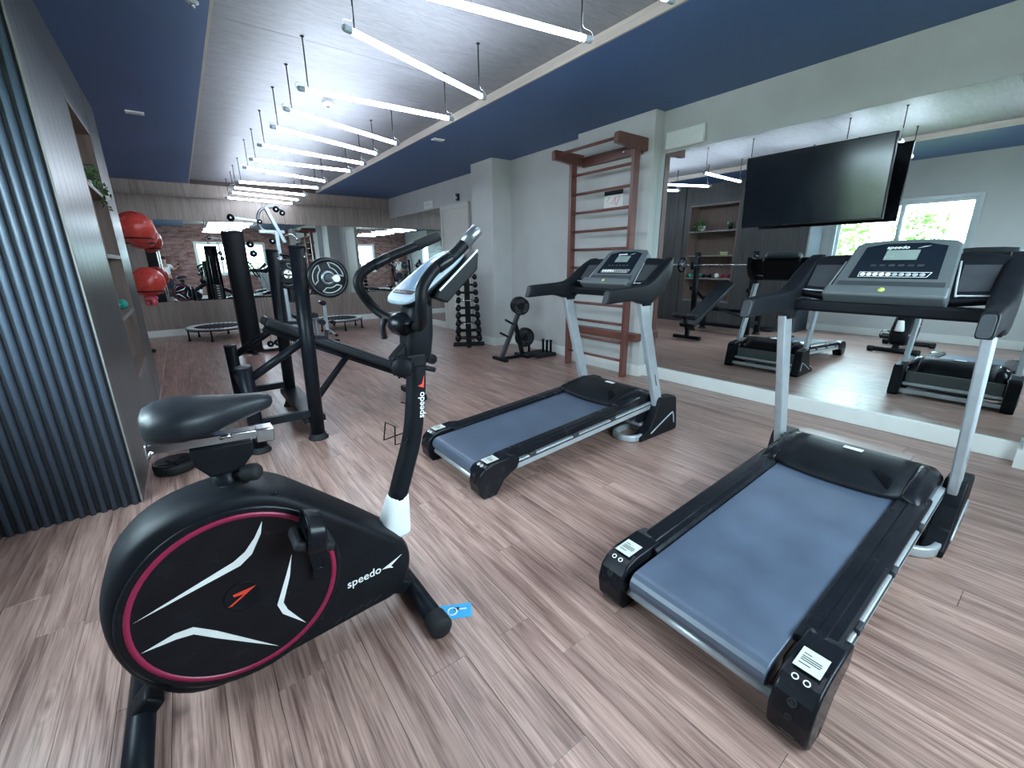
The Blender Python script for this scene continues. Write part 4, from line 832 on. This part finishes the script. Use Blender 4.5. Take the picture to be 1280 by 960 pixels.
# bench: spine, pad, support brace, foot rollers
d = V((1.30, 0, -.66)).normalized(); a = V((-.20, 0, .90)); e = V((1.10, 0, .24))
MB().bar(a + V((0, 0, -.055)), e + V((0, 0, -.055)), .06, .05).build('bench_spine', 'black_steel', t, .006)
up = V((-d.z, 0, d.x)) * -1 if False else V((.66, 0, 1.30)).normalized()
MB().bar(a + up * .012, e + up * .012, .28, .075, up).build('bench_pad', 'vinyl', t, .022, 3)
MB().bar((.42, -.08, .545), (.035, YN + .025, .33), .04, .04).build('support_brace', 'black_steel', t, .006)
MB().bar((1.06, -.25, .05), (1.06, .25, .05), .07, .06).build('end_foot', 'black_steel', t, .008)
MB().bar((1.06, 0, .05), (1.06, 0, .22), .06, .06, (1, 0, 0)).build('end_post', 'black_steel', t, .006)
for y in (-.13, .13): MB().loftc([((1.20, y - .09, .42), .035), ((1.20, y - .085, .42), .05), ((1.20, y + .085, .42), .05), ((1.20, y + .09, .42), .035)], 16).build('foot_roller', 'vinyl', t)
MB().cyl((1.20, -.24, .42), (1.20, .24, .42), .012, n=10).bar((1.09, 0, .20), (1.20, 0, .42), .04, .04).build('roller_arm', 'black_steel', t)
# barbell on the hooks
t = thing('barbell', 'chrome barbell resting across the bench rack hooks', 'barbell', (.835, 4.03, 1.255))
MB().cyl((0, -.70, 0), (0, .70, 0), .014, n=12).build('shaft', 'chrome', t)
for s in (-1, 1):
    MB().cyl((0, s * .70, 0), (0, s * .96, 0), .024, n=14).build('sleeve', 'steel', t); MB().lathe([(.038, 0), (.038, .02), (.026, .025)], (0, s * .69, 0), (0, s, 0), 16).build('collar', 'chrome', t)
def plate(loc, axis, r, lab, th=.035, grp='black weight plates', hub='steel', line='label_grey'):
    t = thing('weight_plate', lab, 'weight plate', loc, 0, grp); ax = V(axis).normalized(); c = V((0, 0, 0))
    MB().torus(c, r - .018, .018, ax, 40, 10).build('rim', 'black_gloss', t)
    w = MB().lathe([(.0245, -.010), (r - .02, -.008), (r - .02, .008), (.0245, .010), (.0245, -.010)], c, ax, 32).build('web', 'black_matte', t)
    MB().lathe([(.0245, -.020), (.045, -.020), (.050, -.012), (.050, .012), (.045, .020), (.0245, .020), (.0245, -.02)], c, ax, 24).build('hub', hub, t)
    e1 = ax.orthogonal().normalized(); e2 = ax.cross(e1)
    for k in range(3):
        pts = []
        for q in range(11):
            a = 2 * math.pi * k / 3 + (-.72 + 1.44 * q / 10); pts.append((e1 * math.cos(a) + e2 * math.sin(a)) * (r * .74))
        for q in range(7):
            a = 2 * math.pi * k / 3 + (.52 - 1.04 * q / 6); pts.append((e1 * math.cos(a) + e2 * math.sin(a)) * (r * .50))
        for s in (-1, 1): MB().tube([p + ax * s * .0095 for p in pts], .0045, 6, closed=True).build('grip_outline', line, w)
    return t
plate((.835, 3.285, 1.255), (0, 1, 0), .142, 'weight plate on the near end of the barbell')
plate((.835, 4.78, 1.255), (0, 1, 0), .142, 'weight plate on the far end of the barbell, half behind a post')
# round black disc on the floor by the cabinet
t = thing('balance_disc', 'low round black disc lying on the floor beside the slatted cabinet', 'disc', (-.255, 3.52, 0))
MB().lathe([(.10, 0), (.118, .008), (.122, .05), (.118, .066), (.106, .070), (.100, .050), (0, .046)], n=32).build('tray', 'black_matte', t); MB().torus((0, 0, .066), .113, .006, n=32, k=6).build('rim', 'black_gloss', t)
b = MB()
for k in range(3): b.bar((-.095 * math.cos(k * 1.05), -.095 * math.sin(k * 1.05), .050), (.095 * math.cos(k * 1.05), .095 * math.sin(k * 1.05), .050), .014, .010)
b.build('ribs', 'black', t)

# ================================================================== MULTI-GYM
t = thing('multi_gym', 'tall black multi-gym tower with chrome lat arm in front of the far mirror', 'gym machine', (.72, 7.90, 0))
MB().prism([(-.125, -.155), (-.085, -.172), (-.04, -.180), (.04, -.180), (.085, -.172), (.125, -.155), (.135, -.13), (.135, .10), (.125, .10), (.115, -.13), (-.115, -.13), (-.125, .10), (-.135, .10), (-.135, -.13)], .04, 1.80, 'Z', True).build('weight_shroud', 'black', t, .012, 2)
MB().lohi((-.135, -.165, 1.80), (.135, .10, 1.825)).build('shroud_top', 'black', t, .008)
for k in range(12): MB().lohi((-.105, -.09, .12 + k * .062), (.105, .07, .176 + k * .062)).build('stack_plate', 'grey_dark', t, .004, 1)
b = MB()
for k in range(12): b.lohi((-.03, .07, .14 + k * .062), (.03, .0712, .162 + k * .062))
b.build('plate_numbers', 'label', t)
for x in (-.07, .07): MB().cyl((x, -.01, .05), (x, -.01, 1.80), .010, n=10).build('guide_rod', 'chrome', t)
MB().bar((-.30, 0, .03), (1.35, 0, .03), .07, .05).bar((0, -.32, .03), (0, .32, .03), .07, .05).bar((1.10, -.30, .03), (1.10, .30, .03), .07, .05).build('base_frame', 'black_steel', t, .006)
MB().lohi((.14, -.22, .055), (.42, .10, .07)).build('foot_plate', 'pot', t, .004)
MB().bar((.60, 0, .05), (.60, 0, 1.86), .06, .06, (1, 0, 0)).build('rear_post', 'steel', t, .006)
MB().bar((.50, 0, 2.20), (.70, 0, 1.68), .055, .075, (0, 1, 0)).build('lat_post', 'steel', t, .006)
MB().tube([(.60, 0, 1.80), (.42, 0, 1.86), (.37, 0, 2.00), (.42, 0, 2.14), (.52, 0, 2.20)], .022, 10, sub=5).build('top_bow', 'steel', t)
MB().tube([(.52, 0, 2.19), (.62, .02, 2.20), (.74, 0, 2.17)], .020, 10, sub=4).build('lat_arm', 'steel', t)
MB().bar((.36, 0, 1.84), (.72, 0, 1.84), .05, .05).build('top_beam', 'steel', t, .006)
MB().tube([(-.02, 0, 1.83), (-.04, 0, 2.00), (.02, 0, 2.03)], .008, 8).tube([(.16, 0, 1.83), (.20, 0, 2.01), (.02, 0, 2.03)], .008, 8).bar((.0, 0, 2.03), (.40, 0, 1.99), .03, .03).build('pulley_frame', 'steel', t)
for c, r in (((.02, -.02, 2.02), .05), ((.39, -.03, 1.98), .035), ((.20, -.12, 1.64), .052), ((.225, -.12, 1.51), .052), ((.64, -.03, 2.17), .045), ((.72, -.03, 2.12), .04), ((.24, -.20, .13), .05), ((.34, -.20, .14), .05), ((.52, -.04, 1.70), .045)):
    pu = MB().lathe([(.010, -.012), (r, -.012), (r * .86, -.004), (r * .86, .004), (r, .012), (.010, .012)], c, (0, 1, 0), 22).build('pulley', 'black_gloss', t); MB().cyl((c[0], c[1] - .018, c[2]), (c[0], c[1] + .018, c[2]), .012, n=10).build('pulley_axle', 'steel', pu)
MB().tube([(.255, -.12, 1.60), (.26, -.15, .17)], .003, 6).tube([(.74, 0, 2.12), (.76, 0, 1.80)], .003, 6).tube([(0, 0, 1.98), (0, 0, .90)], .003, 6).build('cable', 'grey_dark', t)
MB().tube([(.80, -.45, 1.70), (.77, -.30, 1.78), (.76, 0, 1.80), (.77, .30, 1.78), (.80, .45, 1.70)], .013, 8, sub=4).build('lat_bar', 'chrome', t)
MB().lohi((.66, -.15, .48), (1.02, .15, .55)).build('seat', 'vinyl', t, .02, 3)
MB().bar((.60, 0, .46), (1.05, 0, .46), .05, .05).bar((1.0, 0, .05), (1.0, 0, .46), .05, .05, (1, 0, 0)).build('seat_frame', 'steel', t, .005)
MB().lohi((.635, -.14, .75), (.70, .14, 1.25)).build('backrest', 'vinyl', t, .02, 3)
for s in (-1, 1):
    MB().tube([(.60, s * .08, 1.50), (.75, s * .30, 1.42), (.92, s * .32, 1.10), (.98, s * .20, 1.02)], .018, 10, sub=4).build('press_arm', 'black_steel', t)
    MB().cyl((1.06, s * .04, .40), (1.06, s * .24, .40), .045, n=14).build('leg_roller', 'vinyl', t)

# ================================================================== TRAMPOLINES
def trampoline(x, y, r, rz, lab):
    t = thing('mini_trampoline', lab, 'trampoline', (x, y, 0), rz, 'mini trampolines by the far wall')
    MB().torus((0, 0, .222), r - .018, .018, n=40, k=8).build('frame_ring', 'silver', t)
    MB().torus((0, 0, .195), r - .018, .010, n=40, k=8).build('lower_ring', 'black_steel', t)
    MB().lathe([(0, .222), (r * .76, .222), (r * .76, .228), (0, .228)], n=36).build('jumping_mat', 'black_matte', t)
    b = MB()
    for k in range(36):
        a = 2 * math.pi * k / 36; c, s = math.cos(a), math.sin(a); b.bar((c * r * .74, s * r * .74, .226), (c * (r - .018), s * (r - .018), .23), .030, .010)
    o = b.build('elastic_bands', 'label', t); o['kind'] = 'stuff'
    for k in range(6):
        a = 2 * math.pi * k / 6; c, s = math.cos(a) * (r - .03), math.sin(a) * (r - .03)
        lg = MB().cyl((c, s, .02), (c, s, .218), .014, n=10).build('leg', 'black_steel', t); MB().lathe([(.022, 0), (.024, .006), (.022, .040), (.015, .045)], (c, s, 0), n=12).build('leg_tip', 'black_matte', lg)
trampoline(.42, 9.92, .53, .2, 'mini trampoline by the far wall, left of the multi-gym tower')
trampoline(2.56, 9.62, .50, .5, 'mini trampoline by the far wall, behind the bench post at the right')
# ab bench with T-shaped pad post
t = thing('ab_bench', 'small silver bench with a T-shaped pad post before the trampoline', 'weight bench', (2.08, 8.75, 0))
MB().bar((0, 0, .04), (.01, 0, .60), .05, .07, (1, 0, 0)).build('post', 'silver', t, .006)
MB().loftc([((-.02, -.13, .64), .03), ((-.02, -.125, .64), .045), ((-.02, .125, .64), .045), ((-.02, .13, .64), .03)], 14).build('top_pad', 'vinyl', t)
for s in (-1, 1):
    lg = MB().bar((.01, s * .02, .14), (.12, s * .20, .03), .035, .035).build('splayed_leg', 'silver', t, .004); MB().ball((.12, s * .20, .028), (.035, .035, .028), 10, 8).build('foot_cap', 'black_matte', lg)
MB().bar((-.60, -.05, .24), (-.02, 0, .30), .05, .05).build('beam', 'silver', t, .005)
MB().box((-.36, -.04, .36), (.34, .24, .07), Matrix.Rotation(R(-6), 3, 'Y')).build('seat_pad', 'vinyl', t, .02, 3)
MB().bar((-.56, -.05, .02), (-.56, -.05, .24), .04, .04, (1, 0, 0)).bar((-.56, -.25, .02), (-.56, .15, .02), .04, .04).build('rear_leg', 'silver', t)
MB().cyl((.12, -.12, .26), (.12, .12, .26), .04, n=12).build('foot_roller', 'vinyl', t)

# ================================================================== EXERCISE BALLS ON A STAND
t = thing('ball_stand', 'black upright ball stand beyond the cabinet', 'stand', (-.56, 8.95, 0))
MB().cyl((-.2, -.30, .02), (-.2, -.30, 2.05), .02, n=12).cyl((-.2, .76, .02), (-.2, .76, 2.05), .02, n=12).build('poles', 'black_steel', t)
MB().bar((-.2, -.34, .03), (-.2, .80, .03), .05, .05).bar((-.42, -.30, .03), (-.02, -.05, .03), .05, .05).bar((-.42, .76, .03), (-.10, .74, .03), .05, .05).build('base', 'black_steel', t, .005)
for x, y, z, rr in ((.13, 0, .965, .175), (.13, 0, 1.755, .19), (.15, .47, 1.70, .18)):
    MB().torus((x, y, z), rr, .012, n=32, k=8).bar((-.2, y, z), (x - rr, y, z), .022, .022).build('ring', 'black_steel', t)
for z in (.965, 1.73): MB().bar((-.2, -.30, z), (-.2, .76, z), .025, .025).build('rail', 'black_steel', t)
for x, y in ((.0, -.04), (-.10, .74)): MB().ball((x, y, .03), (.035, .04, .03), 12, 8).build('foot_cap', 'black_matte', t)
def gymball(loc, r, lab, mt='ball'):
    t = thing('exercise_ball', lab, 'ball', loc, 0, 'red exercise balls')
    MB().ball((0, 0, 0), r, 36, 24).build('shell', mt, t)
    b = MB()
    for k in range(-2, 3): b.torus((0, 0, k * .05), math.sqrt(r * r - (k * .05) ** 2) + .0005, .0022, n=40, k=5)
    b.build('ridges', mt, t)
    MB().lathe([(.014, 0), (.012, .004), (0, .005)], (r * .55, -r * .78, r * .3), (.55, -.78, .3), 12).build('plug', 'pot', t); return t
gymball((-.43, 8.95, 1.905), .242, 'red exercise ball on the upper ring of the ball stand')
gymball((-.41, 9.42, 1.848), .232, 'red exercise ball half hidden behind the upper ball')
gymball((-.43, 8.95, 1.105), .226, 'red exercise ball on the lower ring of the ball stand')
t = thing('knobbed_ball', 'pink rubber ball with stubby feet hanging under the lower red ball', 'ball', (-.44, 8.95, .80)); MB().ball((0, 0, .05), (.095, .095, .05), 18, 12).build('shell', 'pink', t)
for k, (x, y) in enumerate(((-.05, 0), (.05, .03), (.03, -.06), (-.02, .06))): MB().loftc([((x, y, .04), .035), ((x, y, -.04), .028), ((x, y, -.065), .012)], 12).build('foot_knob', 'pink', t)
MB().tube([(-.04, 0, .08), (-.15, 0, .11), (-.19, 0, .165)], .006, 6).build('hanging_loop', 'pink', t)

# ================================================================== DUMBBELL TOWER
t = thing('dumbbell_rack', 'black vertical dumbbell tower before the square pillar', 'rack', (3.70, 6.14, 0), R(-32))
MB().lohi((-.045, -.05, .03), (.045, .05, 1.34)).build('column', 'black_steel', t, .006)
MB().bar((-.26, -.06, .018), (.26, -.06, .018), .05, .035).bar((-.26, .10, .018), (.26, .10, .018), .05, .035).bar((0, -.24, .018), (0, .24, .018), .07, .035).build('base', 'black_steel', t, .006)
NT = 10
for k in range(NT):
    z = .13 + k * .124
    for s in (-1, 1): MB().tube([(-.028, s * .05, z - .01), (-.028, s * .11, z - .018), (-.028, s * .125, z + .008)], .006, 6).tube([(.028, s * .05, z - .01), (.028, s * .11, z - .018), (.028, s * .125, z + .008)], .006, 6).build('cradle', 'black_steel', t)
q = Matrix.Rotation(R(-32), 3, 'Z'); tiers = ['lowest', 'second', 'third', 'fourth', 'fifth', 'sixth', 'seventh', 'eighth', 'ninth', 'top']
for k in range(NT):
    z = .13 + k * .124
    for s, side in ((-1, 'facing the room'), (1, 'towards the door')):
        r = .058 - k * .0017; L = .44 - k * .011
        p = V((3.70, 6.14, z)) + q @ V((0, s * .085, 0))
        d = thing('dumbbell', 'black round-headed dumbbell on the %s tier of the tower, %s' % (tiers[k], side), 'dumbbell', p, R(-32), 'dumbbells on the tower')
        for e in (-1, 1): MB().ball((e * (L / 2 - .045), 0, 0), (r * .86, r, r), 18, 12).build('head', 'black_gloss', d)
        MB().cyl((-L / 2 + .04, 0, 0), (L / 2 - .04, 0, 0), .013, n=10).build('handle', 'chrome' if k % 3 == 2 else 'black_steel', d)

# ================================================================== PLATE TREE AND PEG STAND
t = thing('plate_tree', 'leaning black weight plate tree on the floor left of the wall bars', 'rack', (3.45, 4.85, 0))
p0, p1 = V((0, 0, .03)), V((.34, 0, .70)); dd = (p1 - p0).normalized(); nn = V((-dd.z, 0, dd.x))
MB().bar(p0, p1, .05, .055, nn).build('leaning_post', 'grey_dark', t, .005)
MB().bar((-.02, -.16, .022), (-.02, .16, .022), .06, .044).bar((0, 0, .02), (.38, 0, .02), .05, .04).bar((.38, -.16, .022), (.38, .16, .022), .06, .044).bar((.38, 0, .03), (.25, 0, .50), .05, .05, (0, 1, 0)).build('base', 'black_steel', t, .006)
for f in (.42, .68): MB().cyl(p0.lerp(p1, f), p0.lerp(p1, f) + nn * .19 + V((0, -.02, 0)), .015, n=12).build('peg', 'black_steel', t)
for c in ((.33, 0, .74), (.41, 0, .29)): MB().cyl(V(c) + V((.03, .12, 0)), V(c) + V((-.06, -.12, .0)), .015, n=12).build('peg', 'black_steel', t)
PA = (-.45, -.89, 0)
plate((3.45 + .325, 4.85 - .04, .74), PA, .125, 'weight plate at the front of the top peg of the plate tree', hub='black_steel', line='grey')
plate((3.45 + .345, 4.85 + .015, .76), PA, .115, 'middle weight plate on the top peg of the plate tree', hub='black_steel', line='grey')
plate((3.45 + .37, 4.85 + .07, .745), PA, .125, 'rear weight plate on the top peg of the plate tree', hub='black_steel', line='grey')
plate((3.45 + .40, 4.85 - .03, .29), PA, .145, 'large weight plate on the lower peg of the plate tree', hub='black_steel', line='grey_dark')
plate((3.45 + .43, 4.85 + .03, .29), PA, .125, 'smaller weight plate behind the large one on the plate tree', hub='black_steel', line='grey_dark')
t = thing('peg_stand', 'low black stand with upright pegs against the wall beside the plate tree', 'stand', (4.10, 4.78, 0))
MB().lohi((-.19, -.20, 0), (.16, .14, .05)).build('base', 'black_matte', t, .008)
for x, y, h in ((-.12, .10, .17), (.03, -.05, .17), (.06, -.10, .16), (.10, -.14, .16)): MB().loftc([((x, y, .05), .018), ((x, y, .05 + h), .018), ((x, y, .055 + h), .024), ((x, y, .075 + h), .024)], 12).build('peg', 'black_steel', t)

# ================================================================== PERSON WITH PHONE (seen in the far mirror)
def skin_mesh(name, joints, links, root, mat, parent, sub=2):
    me = bpy.data.meshes.new(name); me.from_pydata([j[0] for j in joints], links, [])
    ob = bpy.data.objects.new(name, me); COL.objects.link(ob)
    md = ob.modifiers.new('skin', 'SKIN'); md.use_smooth_shade = True
    for i, j in enumerate(joints):
        r = j[1]; r = (r, r) if isinstance(r, (int, float)) else r
        me.skin_vertices[0].data[i].radius = r; me.skin_vertices[0].data[i].use_root = (i == root)
    ss = ob.modifiers.new('sub', 'SUBSURF'); ss.levels = sub; ss.render_levels = sub
    dg = bpy.context.evaluated_depsgraph_get(); m2 = bpy.data.meshes.new_from_object(ob.evaluated_get(dg)); bpy.data.objects.remove(ob)
    for p in m2.polygons: p.use_smooth = True
    m2.name = name; m2.materials.clear(); m2.materials.append(M[mat]); o = bpy.data.objects.new(name, m2); COL.objects.link(o); o.parent = parent; return o
t = thing('person', 'person in white shirt and dark trousers holding a phone, in the far mirror', 'person', (-.43, -.42, 0))
J = [((0, 0, .92), (.13, .10)), ((0, 0, 1.10), (.125, .095)), ((0, .01, 1.28), (.15, .10)), ((0, .0, 1.37), (.10, .075)), ((0, .01, 1.44), (.055, .055)), ((0, .02, 1.53), (.075, .09)), ((0, .015, 1.62), (.065, .085)),
     ((.17, .0, 1.345), .052), ((.27, .14, 1.19), .042), ((.37, .33, 1.28), .030), ((.395, .375, 1.30), (.032, .018)),
     ((-.17, .0, 1.345), .052), ((-.22, .02, 1.08), .042), ((-.20, .12, .90), .030), ((-.195, .15, .82), (.018, .032)),
     ((.09, 0, .86), .085), ((.10, .02, .48), .058), ((.11, -.01, .09), .040), ((.12, .13, .04), .035),
     ((-.09, 0, .86), .085), ((-.10, .02, .48), .058), ((-.11, -.01, .09), .040), ((-.13, .13, .04), .035)]
K = [(0, 1), (1, 2), (2, 3), (3, 4), (4, 5), (5, 6), (2, 7), (7, 8), (8, 9), (9, 10), (2, 11), (11, 12), (12, 13), (13, 14), (0, 15), (15, 16), (16, 17), (17, 18), (0, 19), (19, 20), (20, 21), (21, 22)]
def fingers(base, tips, r=.0085):
    for mid, tip in tips:
        i = len(J); J.append((mid, r)); J.append((tip, r * .85)); K.append((base, i)); K.append((i, i + 1))
fingers(10, [((.425, .395, 1.345), (.432, .375, 1.375)), ((.425, .40, 1.325), (.445, .385, 1.345)), ((.425, .40, 1.305), (.447, .388, 1.315)), ((.42, .40, 1.285), (.442, .39, 1.285)), ((.395, .37, 1.335), (.405, .35, 1.365))])
fingers(14, [((-.185, .175, .775), (-.18, .17, .735)), ((-.192, .172, .77), (-.19, .165, .725)), ((-.20, .168, .77), (-.20, .16, .728)), ((-.208, .16, .775), (-.21, .15, .74)), ((-.175, .175, .80), (-.165, .18, .77))])
bd = skin_mesh('body', J, K, 0, 'skin', t)
MB().ball((0, .108, 1.555), (.014, .02, .022), 10, 8).build('nose', 'skin', bd)
for s in (-1, 1):
    MB().ball((s * .032, .095, 1.585), (.013, .009, .009), 10, 8).build('eye', 'hair', bd); MB().ball((s * .078, .02, 1.57), (.012, .022, .033), 10, 8).build('ear', 'skin', bd)
MB().ball((0, .100, 1.515), (.026, .008, .006), 10, 6).build('mouth', 'plum', bd)
hr = MB()
hr.ball((0, -.002, 1.625), (.086, .105, .080), 20, 12); hr.ball((0, -.045, 1.57), (.083, .075, .085), 16, 10); hr.build('hair', 'hair', t)
skin_mesh('shirt', [((0, 0, .90), (.150, .118)), ((0, 0, 1.10), (.145, .112)), ((0, .01, 1.28), (.168, .115)), ((0, 0, 1.385), (.085, .070)), ((.175, 0, 1.345), .066), ((.235, .085, 1.24), .062), ((-.175, 0, 1.345), .066), ((-.205, .01, 1.17), .062)], [(0, 1), (1, 2), (2, 3), (2, 4), (4, 5), (2, 6), (6, 7)], 0, 'shirt', t)
skin_mesh('trousers', [((0, 0, .93), (.142, .112)), ((0, 0, .85), (.14, .11)), ((.095, 0, .74), .10), ((.10, .02, .48), .078), ((.11, -.01, .10), .062), ((-.095, 0, .74), .10), ((-.10, .02, .48), .078), ((-.11, -.01, .10), .062)], [(0, 1), (1, 2), (2, 3), (3, 4), (1, 5), (5, 6), (6, 7)], 0, 'trousers', t)
for s in (-1, 1): MB().loft([[V((s * .12 + q[0], y, .045 + dz + q[1])) for q in superrect(w, h, 3, 14)] for y, w, h, dz in ((-.07, .03, .035, 0), (-.04, .042, .042, 0), (.05, .045, .04, -.003), (.14, .046, .030, -.014), (.19, .03, .02, -.022))]).build('shoe', 'label', t)
t = thing('smartphone', 'dark smartphone held out in the raised hand, seen in the far mirror', 'phone', (-.005, -.045, 1.345), R(-36)); MB().box((0, 0, 0), (.075, .009, .15)).build('case', 'black_gloss', t, .004); MB().box((0, -.005, 0), (.068, .001, .14)).build('display', 'tv', t)
